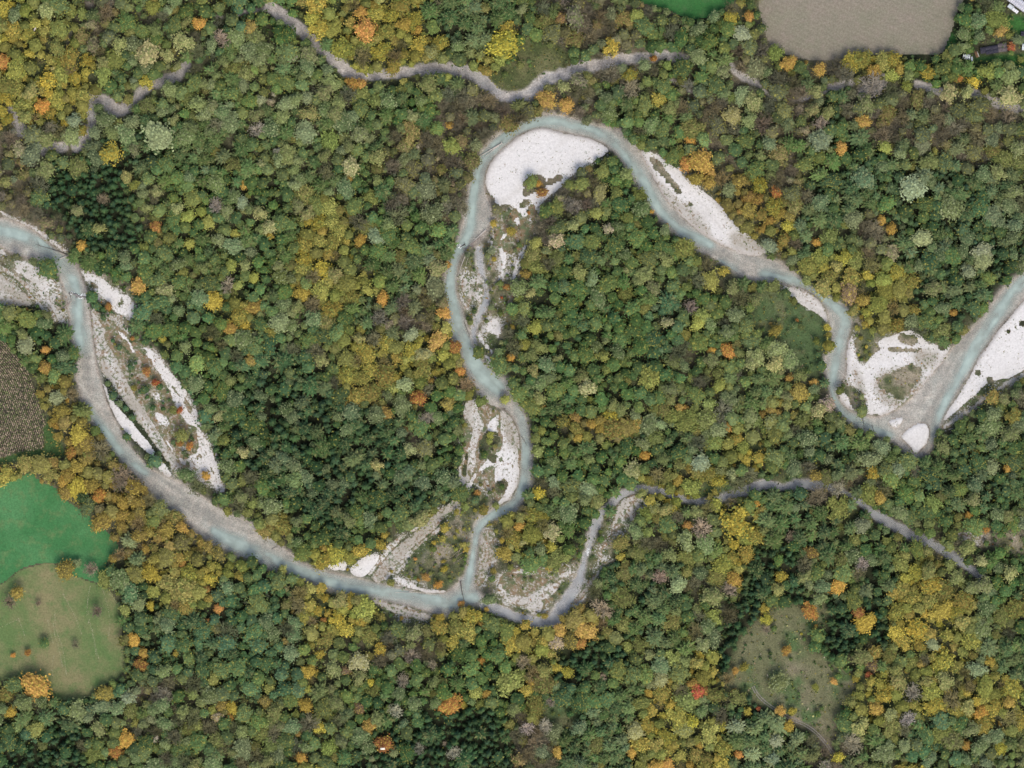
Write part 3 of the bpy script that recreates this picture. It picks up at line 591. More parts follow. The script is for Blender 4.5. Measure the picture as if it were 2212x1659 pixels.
M_meadow = grass_material('meadow_grass', (.042, .150, .048), (.068, .190, .070), (.110, .170, .065))
M_dry = grass_material('dry_meadow_grass', (.100, .155, .052), (.195, .180, .088), (.075, .15, .045))
M_tilled = grass_material('tilled_soil', (.215, .190, .145), (.195, .185, .132), (.235, .198, .158), (math.radians(25), 3.4, .035))
M_maizeground = grass_material('maize_soil', (.060, .050, .038), (.050, .048, .034), (.045, .055, .030))
def plain(name, c, rough=.7, var=.2, scale=3, metallic=0):
    m, nt, b = new_mat(name)
    n1 = noise(nt, scale, 3, .6, node(nt, 'ShaderNodeTexCoord').outputs['Object'])
    cc = mixc(nt, ramp(nt, n1, .3, .7), tuple(x * (1 - var) for x in c), tuple(min(1, x * (1 + var)) for x in c))
    nt.links.new(cc, b.inputs['Base Color']); b.inputs['Roughness'].default_value = rough; b.inputs['Metallic'].default_value = metallic
    return m
def water_material(name, deepc, op_lo, op_hi):
    m, nt, b = new_mat(name)
    at = node(nt, 'ShaderNodeAttribute', attribute_name='depth')
    pos = geo_pos(nt)
    n1 = noise(nt, .9, 4, .7, pos); n2 = noise(nt, .12, 3, .6, pos)
    c = mixc(nt, ramp(nt, n2, .35, .65), tuple(x * .86 for x in deepc), tuple(x * 1.15 for x in deepc))
    nt.links.new(c, b.inputs['Base Color'])
    b.inputs['Roughness'].default_value = .18; b.inputs['Specular IOR Level'].default_value = .5
    bump(nt, b, n1, .25, .1)
    tr = node(nt, 'ShaderNodeBsdfTransparent')
    mx = node(nt, 'ShaderNodeMixShader')
    mm = node(nt, 'ShaderNodeMath', operation='MULTIPLY_ADD'); nt.links.new(n1, mm.inputs[0]); mm.inputs[1].default_value = .25; nt.links.new(at.outputs['Fac'], mm.inputs[2])
    nt.links.new(ramp(nt, mm.outputs[0], .12, 1.0, op_lo, op_hi), mx.inputs[0])
    nt.links.new(tr.outputs[0], mx.inputs[1]); nt.links.new(b.outputs[0], mx.inputs[2])
    nt.links.new(mx.outputs[0], nt.nodes['Material Output'].inputs['Surface'])
    return m
M_water = water_material('river_water', (.345, .435, .395), .05, .84)
M_stream = water_material('stream_water', (.40, .43, .43), .12, .68)

# ------------------------------------------------------------------ ground and water sheets
def quads(mask):
    """faces over cells whose four corners are in mask; returns used-vertex index map and faces"""
    m = mask[:-1, :-1] & mask[1:, :-1] & mask[:-1, 1:] & mask[1:, 1:]
    i, j = np.nonzero(m)
    a = i * NX + j
    F = np.stack([a, a + NX, a + NX + 1, a + 1], 1)
    used, inv = np.unique(F, return_inverse=True)
    return used, inv.reshape(F.shape)
def sheet(name, mask, z, mat, attrs=None, label=None):
    used, F = quads(mask)
    V = np.stack([Xg.ravel()[used], Yg.ravel()[used], z.ravel()[used]], 1)
    at = {k: v.reshape(NY * NX, -1)[used].squeeze() for k, v in (attrs or {}).items()}
    me = mesh_np(name, V, [F], [mat], at, smooth=True)
    o = obj(name, me); tag(o, label, kind='structure')
    return o
Rv = sstep(blur(R_veg, 2) + (N4 - .5) * .9, .36, .62); RDU = blur(R_dull, 4)
grav = np.clip(blur(R_bar, 10) * .75, 0, .22) * np.clip(1 - 2 * blur(R_river, 1), 0, 1) + .15 * isl * sstep(N2, .35, .65)
grav = grav * (sstep(N5, .25, .6) * .6 + .4) * (1 - Rv)
# one ground sheet: fine over the view, running out to the horizon
ex = np.array([-4000., -1500, -600, -430]); 
ax = np.concatenate([ex, Xg[0], -ex[::-1]]); ay = np.concatenate([-ex, Yg[:, 0], ex[::-1]])
nX, nY = len(ax), len(ay)
padf = lambda A: np.pad(A, ((4, 4), (4, 4)) + ((0, 0),) * (A.ndim - 2), mode='edge')
zz = np.clip(padf(zg), -3, 3); cc = padf(col)
for e_ in (slice(0, 4), slice(-4, None)):
    cc[e_] = (.075, .085, .040); cc[:, e_] = (.075, .085, .040); zz[e_] = 0; zz[:, e_] = 0
GX, GY = np.meshgrid(ax, ay)
ii, jj = np.meshgrid(np.arange(nY - 1), np.arange(nX - 1), indexing='ij')
a = (ii * nX + jj).ravel()
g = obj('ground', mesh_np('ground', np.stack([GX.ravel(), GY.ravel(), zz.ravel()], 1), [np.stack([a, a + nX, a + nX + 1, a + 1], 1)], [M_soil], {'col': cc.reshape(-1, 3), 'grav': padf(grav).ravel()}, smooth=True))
tag(g, 'brown and green forest floor and river bed', kind='structure')

allw = R_river > 0.02
def grow(m, n):
    f = m.astype(np.float32)
    for _ in range(n): f = (blur(f) > 0.01).astype(np.float32)
    return f > 0
dep = np.clip((WATER_Z - zg) / 1.15, 0, 1)
sheet('river', grow(R_river > .02, 1), np.full_like(zg, WATER_Z), M_water, {'depth': dep}, 'milky turquoise river winding through the autumn forest')
sheet('stream', grow(np.maximum(R_side, R_sc) > .02, 1) & ~grow(R_river > .5, 0), np.full_like(zg, WATER_Z - .012), M_stream, {'depth': np.clip((WATER_Z - zg) / .4, 0, 1)}, 'grey shallow side stream joining the river')
sheet('creek', grow(np.maximum(R_sd, R_se) > .02, 1), np.full_like(zg, WATER_Z - .024), M_stream, {'depth': np.clip((WATER_Z - zg) / .4, 0, 1)}, 'narrow muddy grey creeks half hidden by the forest')

# gravel bars: each rises out of the ground it lies on, so its outline is where it meets that ground
weed_all = np.zeros_like(zg); bar_top = np.full_like(zg, -9)
wet_any = np.clip(blur(R_river, 2) * 2.5, 0, 1)
for (lab, polys, wh, rag), cov in zip(BARS, bar_cov):
    rag = rag + .10
    m = blur(cov, 1) * (1 - .95 * Rv)
    allp = np.concatenate([np.asarray(p, float) for p in polys]); ev, evec = np.linalg.eigh(np.cov((allp - allp.mean(0)).T)); ang = math.atan2(evec[1, 1], evec[0, 1])
    ST = streaks(ang, 45, 8, len(lab)) if ev[1] > 2.5 * ev[0] else .5 * N4 + .5 * N2
    rg = (N2 * .25 + N4 * .40 + ST * .35 - .49) * rag * 5.2
    f = (m - .5) * .55 + (rg * .28 - .05 * rag) * np.clip(m * 4, 0, 1)
    cap_n = [b[0] for b in BARS].index(lab)
    f = np.minimum(f, (.20 if wh > .4 else .11) + .0031 * cap_n)
    wcol = np.array([.625, .613, .588]); bcol = np.array([.36, .335, .285])
    t = np.clip((wh - .5) * 2.0 + (N5 - .5) * .5 + (ST - .5) * (2.4 - 1.7 * wh) + .08 - .8 * RDU, 0, 1)
    c = mixcol(bcol, wcol, t)
    wet = np.clip(blur(R_river, 5) * 2.4 * (.6 + .8 * N2), 0, 1) * (1 - R_isle)
    c = lerp(c, (.38, .35, .315), wet * .85)
    weed = np.clip((1 - wh) * .30 + (N5 - .5) * .18 + (ST - .5) * rag * .35 + rag * .08 - .03 + .10 * RDU, -.1, .3) + Rv * .3
    weed = weed + np.clip(.16 - f, 0, .3) * 1.1 * (.25 + rag) * (1 - wet_any)
    zb = zg + f
    if polys in ISLES: zb = np.maximum(zb, WATER_Z + f * .8)
    msk = (f > -.20)
    sheet('gravel_bar', msk, zb, M_gravel, {'col': c, 'weed': weed}, lab)
    weed_all = np.where(f > 0, np.maximum(weed_all, weed + .15), weed_all)
    bar_top = np.where(f > 0, zb, bar_top)

def field(name, cov, mat, lab, lift=.10):
    m = blur(cov, 1)
    f = np.minimum((m - .5) * .7 + (N4 - .5) * .10 + (.35 * (N2 - .5) if name == 'pasture' else 0), lift)
    sheet(name, f > -.12, zg + f, mat, None, lab)
field('ploughed_field', R_tilled, M_tilled, 'bare grey-brown tilled field at the northern forest edge')
field('maize_field', R_maize, M_maizeground, 'brown soil of the maize field on the western edge')
field('meadow', R_meadow, M_meadow, 'bright green mown meadow on the western edge')
field('pasture', R_dry * (1 - R_meadow), M_dry, 'dry olive pasture with mowing tracks south of the green meadow', .08)
field('lawn', R_gn, grass_material('rank_grass', (.03, .12, .03), (.045, .15, .04), (.06, .12, .045)), 'rank green grass patch at the northern edge')
# double wheel track through the scrub, tyre ruts either side of a grassy middle
mt = plain('track_gravel', (.20, .185, .16), .9, .25, 1)
for k, off in enumerate((-2.3, 2.3)):
    p = chaikin(T(2,2,[(455,1130),(480,1180),(540,1240),(620,1290),(700,1340),(800,1380),(880,1440),(960,1540),(990,1600)]), 2, False)
    d = np.gradient(p, axis=0); d /= np.linalg.norm(d, axis=1)[:, None]
    n = np.stack([-d[:, 1], d[:, 0]], 1)
    V, F = [], []
    for i, (q, nn) in enumerate(zip(p, n)):
        for s in (-1.0, -.4, .4, 1.0):
            x, y = q + nn * (off + s * (1.1 + .3 * math.sin(i * 1.7)))
            V.append(W(x, y, float(sample(zg, x, y)) + (.12 if abs(s) < .5 else .02)))
    F = [(4*i+j, 4*i+4+j, 4*i+5+j, 4*i+1+j) for i in range(len(p) - 1) for j in range(3)]
    tag(obj('track', mesh_np('track', V, [F], [mt], smooth=True)), 'pale wheel rut of the forest track through the scrub', kind='structure')
# ------------------------------------------------------------------ trees
COLORS = {  # name: (albedo, wording)
 'dark':   ((.030,.068,.026),'dark green'), 'deep': ((.048,.095,.030),'deep green'), 'mid': ((.088,.150,.044),'mid green'),
 'olive':  ((.138,.168,.050),'olive green'), 'fresh': ((.135,.205,.062),'fresh green'), 'teal': ((.080,.145,.062),'blue green'),
 'emer':   ((.072,.132,.050),'emerald green'), 'sage': ((.210,.255,.125),'pale sage green'), 'grsage': ((.145,.190,.078),'grey green'),
 'khaki':  ((.270,.270,.110),'khaki yellow'), 'tan': ((.310,.255,.165),'tan'), 'lime': ((.245,.270,.065),'yellow green'),
 'gold':   ((.330,.260,.045),'golden yellow'), 'yellow': ((.430,.360,.055),'bright yellow'), 'ochre': ((.215,.175,.045),'ochre'),
 'amber':  ((.430,.260,.065),'amber'), 'orange': ((.400,.200,.055),'orange'), 'rust': ((.280,.120,.040),'rusty brown'),
 'red':    ((.400,.085,.050),'red'), 'brown': ((.190,.135,.085),'brown'), 'grey': ((.280,.245,.165),'bare grey'), 'white': ((.40,.36,.27),'bleached white'),
 'greybrown': ((.190,.160,.100),'grey brown'), 'moss': ((.120,.130,.050),'mossy green')}
KINDS = { # code: object name, noun, leaf-mesh builder, hue partner, radius range (plan units)
 'D': ('spruce_tree', 'spruce'), 'S': ('pine_tree', 'pine'), 'G': ('broadleaf_tree', 'leafy tree'), 'P': ('willow_tree', 'willow'),
 'Y': ('maple_tree', 'autumn tree'), 'O': ('beech_tree', 'autumn beech'), 'B': ('bare_tree', 'leafless tree'), 'K': ('poplar_tree', 'poplar')}

def leaf_mat(name, speck, specka, stuff=False):
    """leaf colour = the tree's own tint, varied leaf by leaf, with a share of leaves turned to the speck colour"""
    m, nt, b = new_mat(name)
    tint = node(nt, 'ShaderNodeAttribute', attribute_name='tint', attribute_type='GEOMETRY' if stuff else 'OBJECT')
    v = node(nt, 'ShaderNodeAttribute', attribute_name='leaf')
    h = node(nt, 'ShaderNodeAttribute', attribute_name='hue')
    c = mixc(nt, ramp(nt, h.outputs['Fac'], 1 - specka, 1 - specka * .6, 0, .8), tint.outputs['Color'], speck)
    c = vmath(nt, 'SCALE', c, scale=v.outputs['Fac'])
    nt.links.new(c, b.inputs['Base Color'])
    b.inputs['Roughness'].default_value = .75
    b.inputs['Specular IOR Level'].default_value = .15
    return m
SPECK = {'D': ((.06,.09,.03), .3), 'S': ((.15,.16,.06), .3), 'G': ((.20,.19,.04), .25), 'P': ((.22,.25,.12), .35), 'Y': ((.10,.13,.03), .50),
         'O': ((.33,.26,.05), .40), 'B': ((.13,.12,.07), .40), 'K': ((.13,.17,.05), .40)}
M_leaf = {k: leaf_mat('leaves_' + KINDS[k][1].replace(' ', '_'), *SPECK[k]) for k in KINDS}
M_leaf_s = {k: leaf_mat('wood_leaves_' + KINDS[k][1].replace(' ', '_'), *SPECK[k], stuff=True) for k in KINDS}
M_bark = plain('bark', (.10, .08, .06), .9, .3)
M_bark_pale = plain('weathered_bark', (.30, .265, .20), .9, .25)

def prism(p0, p1, r0, r1, n=3):
    """tapered n-sided stick"""
    p0, p1 = np.asarray(p0, float), np.asarray(p1, float)
    d = p1 - p0; d /= np.linalg.norm(d) + 1e-9
    u = np.cross(d, [0, 0, 1.0]) if abs(d[2]) < .9 else np.cross(d, [1.0, 0, 0]); u /= np.linalg.norm(u); w = np.cross(d, u)
    V = []
    for p, r in ((p0, r0), (p1, r1)):
        for k in range(n):
            a = 2 * math.pi * k / n
            V.append(p + (u * math.cos(a) + w * math.sin(a)) * r)
    F = [(k, (k + 1) % n, n + (k + 1) % n, n + k) for k in range(n)]
    return np.array(V), np.array(F)
class MB:
    def __init__(s): s.V, s.F, s.L, s.H, s.M, s.n = [], {3: [], 4: []}, [], [], {3: [], 4: []}, 0
    def add(s, V, F, leaf=1.0, hue=0.0, mat=0):
        V = np.asarray(V, float); F = np.asarray(F); k = F.shape[1]
        s.V.append(V); s.F[k].append(F + s.n); s.M[k].append(np.full(len(F), mat)); s.n += len(V)
        s.L.append(np.broadcast_to(np.asarray(leaf, float), len(V))); s.H.append(np.broadcast_to(np.asarray(hue, float), len(V)))
    def arrays(s):
        F3 = np.concatenate(s.F[3]) if s.F[3] else np.zeros((0, 3), int); F4 = np.concatenate(s.F[4]) if s.F[4] else np.zeros((0, 4), int)
        M = np.concatenate([np.concatenate(s.M[k]) for k in (3, 4) if s.M[k]])
        return np.concatenate(s.V), F3, F4, np.concatenate(s.L), np.concatenate(s.H), M
    def mesh(s, name, mats):
        V, F3, F4, L, H, M = s.arrays()
        return mesh_np(name, V, [F3, F4], mats, {'leaf': L, 'hue': H}, M)

def leaf_quads(mb, P, N, size, g, leaf=(.65, 1.4), lift=0.0):
    n = len(P)
    N = N / (np.linalg.norm(N, axis=1)[:, None] + 1e-9)
    a = g.normal(size=(n, 3)); u = np.cross(N, a); u /= np.linalg.norm(u, axis=1)[:, None] + 1e-9; w = np.cross(N, u)
    s = (size * g.uniform(.6, 1.35, n))[:, None]; t = s * g.uniform(.5, .9, n)[:, None]
    P = P + N * lift
    V = np.stack([P - u * s, P + w * t, P + u * s, P - w * t], 1).reshape(-1, 3)
    F = np.arange(4 * n).reshape(n, 4)
    mb.add(V, F, np.repeat(g.uniform(*leaf, n), 4), np.repeat(g.random(n), 4))

def crown_broad(g, lobes, nq, low=False, flat=1.0, core=.62, spread=.58, lobe_r=(.30, .46), qs=.095, lv=(.62, 1.4)):
    """a lumpy crown: a closed dome over several boughs, then leaf clumps on and around it"""
    mb = MB(); zc = 1.75
    L = [(0, 0, zc + .25 * flat, core)]
    for k in range(lobes):
        a = 2 * math.pi * (k + g.uniform(-.35, .35)) / lobes; r = spread * g.uniform(.75, 1.1)
        L.append((r * math.cos(a), r * math.sin(a), zc + g.uniform(-.25, .15), g.uniform(*lobe_r)))
    L = np.array(L)
    def top(x, y):
        d2 = (x[:, None] - L[:, 0]) ** 2 + (y[:, None] - L[:, 1]) ** 2
        h = L[:, 2] + flat * np.sqrt(np.maximum(L[:, 3] ** 2 - d2, 0)) - np.where(d2 > L[:, 3] ** 2, 3 * (np.sqrt(d2) - L[:, 3]), 0)
        return h.max(1), h.argmax(1)
    nr_, ns = (4, 9) if low else (6, 14)
    V = [(0, 0, top(np.zeros(1), np.zeros(1))[0][0])]
    rmax = []
    for s_ in range(ns):
        a = 2 * math.pi * s_ / ns
        rr = np.linspace(.3, 1.3, 40); inside = ((rr[:, None] * math.cos(a) - L[:, 0]) ** 2 + (rr[:, None] * math.sin(a) - L[:, 1]) ** 2 < L[:, 3] ** 2).any(1)
        rmax.append(rr[inside].max() * .84 if inside.any() else .4)
    for r_ in range(1, nr_ + 1):
        for s_ in range(ns):
            a = 2 * math.pi * (s_ + .5 * (r_ % 2)) / ns; rad = rmax[s_] * (r_ / nr_) ** .85
            x, y = rad * math.cos(a), rad * math.sin(a)
            V.append((x, y, max(1.2, top(np.array([x]), np.array([y]))[0][0] - .07 + g.uniform(-.05, .05))))
    base = len(V)
    for s_ in range(ns):
        a = 2 * math.pi * s_ / ns; V.append((.45 * rmax[s_] * math.cos(a), .45 * rmax[s_] * math.sin(a), 1.05))
    V = np.array(V)
    F3 = [(0, 1 + s_, 1 + (s_ + 1) % ns) for s_ in range(ns)]
    F4 = [(1 + (r_ - 1) * ns + s_, 1 + r_ * ns + s_, 1 + r_ * ns + (s_ + 1) % ns, 1 + (r_ - 1) * ns + (s_ + 1) % ns) for r_ in range(1, nr_ + 1) for s_ in range(ns)]
    n0 = mb.n
    mb.add(V, F3, g.uniform(.75, 1.0, len(V)), g.uniform(0, .6, len(V)))
    mb.F[4].append(np.array(F4)); mb.M[4].append(np.zeros(len(F4)))
    lob = g.integers(0, len(L), nq); a = g.uniform(0, 2 * math.pi, nq); rr = np.abs(g.normal(size=nq)) * .80
    rr = np.where(rr > 1.7, g.random(nq), rr)
    x = L[lob, 0] + rr * L[lob, 3] * np.cos(a); y = L[lob, 1] + rr * L[lob, 3] * np.sin(a)
    h, who = top(x, y)
    P = np.stack([x, y, np.clip(h, L[who, 2] - .45, None) + g.normal(size=nq) * .06], 1)
    N = np.stack([(x - L[who, 0]) * .9, (y - L[who, 1]) * .9, np.full(nq, .62)], 1) + g.normal(size=(nq, 3)) * .33
    N[:, 2] = np.abs(N[:, 2]) + .15
    leaf_quads(mb, P, N, qs if not low else qs * 1.35, g, leaf=lv, lift=.03)
    return mb
def crown_star(g, tiers, nb, low=False, droop=.35, w=.10, top=4.2, base=1.0, upright=False):
    """a conifer: whorls of branches round a stem"""
    mb = MB()
    n = 7
    ang = np.arange(n) * 2 * math.pi / n
    V = [(0, 0, top * .93)] + [(.36 * math.cos(a), .36 * math.sin(a), base + .2) for a in ang]
    mb.add(V, [(0, 1 + k, 1 + (k + 1) % n) for k in range(n)], .6, .2)
    for t in range(tiers):
        f = t / max(1, tiers - 1); z = base + (top - base) * (f ** .85) * .92; ln = (1 - f) ** .75 * .92 + .13
        k = max(4, int(nb * (1 - .35 * f)))
        o = g.uniform(0, 6.28)
        for b in range(k):
            a = o + 2 * math.pi * (b + g.uniform(-.25, .25)) / k; l = ln * g.uniform(.78, 1.12)
            d = np.array([math.cos(a), math.sin(a), 0]); s = np.array([-d[1], d[0], 0])
            z1 = z - droop * l * g.uniform(.7, 1.2); ww = w * (1 + .6 * l) * g.uniform(.8, 1.2)
            p0 = np.array([0, 0, z]); pm = d * l * .55 + [0, 0, z - .15 * l]; p1 = d * l + [0, 0, z1 + (0.25 if upright else 0)]
            up = np.array([0, 0, .05])
            lf = g.uniform(.6, 1.25); tip = lf * 1.25
            mb.add([p0 + up, pm + s * ww, p1, pm - s * ww, pm + up * 1.6], [(0, 1, 4), (1, 2, 4), (2, 3, 4), (3, 0, 4)], [lf * .8, lf, tip, lf, lf * 1.1], g.random())
            if not low:
                for q in (.45, .75):
                    c = p0 * (1 - q) + p1 * q + [0, 0, .04]
                    for sg in (-1, 1):
                        e = c + s * sg * l * .26 * (1.2 - q) + d * l * .12 + [0, 0, -.05]
                        mb.add([c - d * ww * .5, c + d * ww * .5, e], [(0, 1, 2)], g.uniform(.75, 1.45), g.random())
    return mb
def crown_bare(g, limbs, twigs, leaves=20):
    mb = MB()
    for b in range(limbs):
        a = 2 * math.pi * (b + g.uniform(-.4, .4)) / limbs
        z0 = g.uniform(1.0, 1.5); l = g.uniform(.4, 1.0); el = g.uniform(.35, 1.0)
        p0 = np.array([0, 0, z0]); p1 = np.array([l * .55 * math.cos(a), l * .55 * math.sin(a), z0 + el * .7])
        mb.add(*prism(p0, p1, .05, .03), leaf=g.uniform(.8, 1.2))
        for t in range(twigs):
            q = g.uniform(.35, 1); c = p0 * (1 - q) + p1 * q
            aa = a + g.uniform(-1.5, 1.5); e = c + np.array([math.cos(aa), math.sin(aa), g.uniform(.2, .9)]) * l * g.uniform(.25, .6)
            mb.add(*prism(c, e, .032, .018), leaf=g.uniform(.75, 1.3))
            aa += g.uniform(-.8, .8); e2 = e + np.array([math.cos(aa), math.sin(aa), g.uniform(.1, .5)]) * l * .2
            mb.add(*prism(e, e2, .026, .012), leaf=g.uniform(.85, 1.4))
    r = np.sqrt(g.random(leaves)) * .95; a = g.uniform(0, 6.28, leaves)
    P = np.stack([r * np.cos(a), r * np.sin(a), 1.5 + g.uniform(0, .8, leaves)], 1)
    leaf_quads(mb, P, np.array([0, 0, 1.0]) + g.normal(size=(leaves, 3)) * .4, .07, g, (.45, .85))
    return mb
def trunk_mb(h, r, n=5):
    mb = MB(); mb.add(*prism((0, 0, -.15), (0, 0, h * .5), r, r * .7, n)); mb.add(*prism((0, 0, h * .5), (.03, .02, h), r * .7, r * .35, n))
    for k in range(3):
        a = 2.1 * k + .4; mb.add(*prism((0, 0, h * .62), (.4 * math.cos(a), .4 * math.sin(a), h * 1.02), r * .4, r * .15, 3))
    return mb

def build_crown(kind, g, low):
    if kind == 'G': return crown_broad(g, 6, 78 if low else 420, low, qs=.088)
    if kind == 'P': return crown_broad(g, 8, 82 if low else 480, low, flat=.9, core=.5, lobe_r=(.26, .38), spread=.60, qs=.082)
    if kind == 'Y': return crown_broad(g, 7, 88 if low else 520, low, flat=.7, core=.48, lobe_r=(.24, .40), spread=.60, qs=.078, lv=(.42, 1.6))
    if kind == 'O': return crown_broad(g, 8, 88 if low else 520, low, flat=.8, core=.55, lobe_r=(.22, .36), spread=.62, qs=.078, lv=(.5, 1.5))
    if kind == 'K': return crown_broad(g, 5, 82 if low else 420, low, flat=1.1, core=.45, lobe_r=(.30, .46), spread=.55, qs=.082)
    if kind == 'D': return crown_star(g, 5 if low else 6, 8 if low else 9, low or True, .45, .13, 4.4, 1.0)
    if kind == 'S': return crown_star(g, 5, 12 if low else 14, low, .30, .12, 3.0, 1.3, True)
    if kind == 'B': return crown_bare(g, 9 if low else 13, 3 if low else 9, 26 if low else 90)
TRH = {'D': (3.6, .10), 'S': (2.6, .09), 'G': (1.6, .10), 'P': (1.6, .11), 'Y': (1.6, .10), 'O': (1.6, .10), 'B': (1.3, .075), 'K': (1.7, .10)}
NV = 6
CROWN_ME, CROWN_ARR, TREE_ME, TRUNK_ME = {}, {}, {}, {}
for k in KINDS:
    tm = trunk_mb(*TRH[k])
    TRUNK_ME[k] = tm.mesh(KINDS[k][0] + '_trunk', [M_bark_pale if k == 'B' else M_bark])
    for v in range(NV):
        g = np.random.default_rng(1000 + ord(k) * 10 + v)
        cb = build_crown(k, g, False)
        CROWN_ME[k, v] = cb.mesh(KINDS[k][0] + '_crown', [M_leaf[k]])
        Vt, F3t, F4t, Lt, Ht, Mt = tm.arrays()
        if len(F3t): cb.add(Vt, F3t, mat=1)
        n0 = cb.n; cb.add(Vt, F4t, mat=1)
        TREE_ME[k, v] = cb.mesh(KINDS[k][0], [M_leaf[k], M_bark_pale if k == 'B' else M_bark])
        lo = build_crown(k, np.random.default_rng(5000 + ord(k) * 10 + v), True)
        CROWN_ARR[k, v] = lo.arrays()[:5]

# ---- trees one can point at, read off the photograph: (x, y, r) in a ninth, kind, colour
LM = []
def lm(c, r, s):
    for t in s.split():
        x, y, rad, k, cn = t.split(',')
        (px, py), = T(c, r, [(float(x), float(y))])
        LM.append((px, py, float(rad) / 3, k, cn))
lm(0,0,'1030,880,98,P,sage 820,880,74,P,grsage 860,790,48,P,grsage 955,350,78,K,khaki 1085,365,44,K,khaki 715,1000,72,K,yellow 295,1110,62,K,khaki 1300,150,44,O,amber 615,860,42,P,grsage 460,880,62,P,grsage 480,780,46,P,sage 670,410,42,K,khaki 670,495,62,K,lime 310,525,60,Y,gold 560,390,44,Y,gold 990,50,48,G,lime 1090,70,34,P,sage 780,285,52,K,khaki 1195,270,70,K,khaki 1585,1200,29,O,amber 530,1595,34,O,amber 645,1480,42,K,khaki 1520,1515,33,G,lime 1745,1470,50,K,khaki 1690,1380,46,K,khaki 1740,1530,30,Y,gold 1660,840,44,B,white 1435,250,50,B,grey 1225,460,17,K,white 1910,375,22,K,white 1870,400,20,K,white 1775,610,20,K,white 1755,660,28,K,grey 2000,740,56,K,khaki 280,690,50,O,orange 20,400,48,O,orange 670,1290,36,B,grey 1305,1370,36,G,lime 1250,1290,60,G,olive 1010,1470,38,O,rust 325,830,44,B,grey 1150,1350,42,K,khaki 1400,1330,45,B,grey 1150,1150,50,G,fresh 820,1150,42,K,khaki 1570,1310,42,P,sage 960,1160,42,G,fresh 1350,1440,45,G,lime 1220,1400,45,G,lime 1100,1540,45,G,olive 1650,450,34,G,fresh 1760,510,42,G,fresh 1690,650,40,P,sage 1800,980,28,K,grey 500,1365,40,K,khaki 1230,1580,35,G,lime 950,530,50,Y,gold 100,90,50,P,grsage 300,70,55,K,khaki 870,1200,38,K,lime 60,1000,30,K,khaki 40,1180,40,K,khaki')
lm(1,0,'160,190,72,O,orange 125,80,40,O,amber 1050,290,92,Y,yellow 1080,200,60,Y,gold 575,70,60,S,mid 705,110,66,S,deep 870,110,40,S,mid 1750,310,58,Y,gold 1910,100,45,G,lime 630,1490,52,G,fresh 445,570,36,G,fresh 620,835,46,G,fresh 1695,1110,50,G,olive 1675,1250,55,G,khaki 715,950,56,G,lime 705,815,28,O,amber 225,1540,55,P,sage 120,1560,42,O,amber 1330,650,62,O,amber 1460,680,50,O,amber 1440,560,45,K,khaki 1870,490,46,K,gold 1305,1245,38,O,rust 2110,1460,17,O,orange 2010,1370,20,O,amber 2025,380,24,O,rust 1230,1180,44,G,olive 1855,1410,45,G,olive 2060,640,52,Y,gold 70,540,42,O,orange 130,545,34,O,orange 185,900,36,S,sage 1560,1190,48,G,olive 1480,1200,36,G,olive 1400,1340,50,G,olive 1330,1370,50,G,mid 1500,1460,40,K,khaki 1650,1380,42,G,lime 1720,1370,36,G,olive 1780,1250,46,G,olive 1780,1170,40,G,mid 1260,1570,40,G,lime 1390,1560,52,K,tan 1730,1480,34,K,tan 1100,1500,30,Y,gold 985,1450,24,Y,gold 1215,1380,14,O,rust 1270,1190,26,O,amber 60,1080,60,K,khaki 690,500,28,G,lime 500,190,30,O,amber 640,280,55,Y,gold 330,100,50,Y,gold 260,330,70,Y,gold')
lm(2,0,'385,220,52,P,sage 310,115,52,Y,gold 430,110,34,O,orange 100,370,56,P,grsage 690,410,52,O,amber 45,905,38,O,orange 135,905,48,G,fresh 895,910,72,P,sage 790,1065,54,G,olive 690,930,50,S,mid 750,945,48,S,mid 895,1130,52,S,mid 1170,1160,72,P,teal 1490,1220,78,P,sage 1740,1350,80,P,grsage 1550,1540,62,P,sage 1350,1480,36,O,amber 1635,985,24,G,lime 605,1240,38,O,rust 685,1465,44,Y,yellow 765,785,38,G,olive 320,750,60,G,khaki 560,1590,50,P,sage 870,1570,30,O,amber 1970,460,60,K,lime 1885,535,38,K,yellow 1720,610,60,K,khaki 1840,600,42,K,khaki 2110,625,78,K,khaki 2130,305,28,O,red 380,620,52,P,grsage 1350,490,44,Y,lime 1450,560,38,Y,lime 1230,560,84,B,grey 1940,1640,65,P,sage 1170,790,46,O,amber 1030,960,42,O,amber 860,600,46,K,khaki 895,800,50,B,grey 840,710,44,K,khaki 940,730,44,K,khaki 890,450,42,O,amber 500,1200,54,Y,gold 1320,1320,56,G,mid 300,1230,48,P,grsage 520,800,60,B,greybrown 1590,470,50,Y,gold 1790,510,26,O,orange 120,1050,80,O,amber 30,1060,50,O,orange 1310,950,44,G,lime 590,1340,56,Y,gold 1290,1430,30,O,amber 1820,220,46,P,grsage')
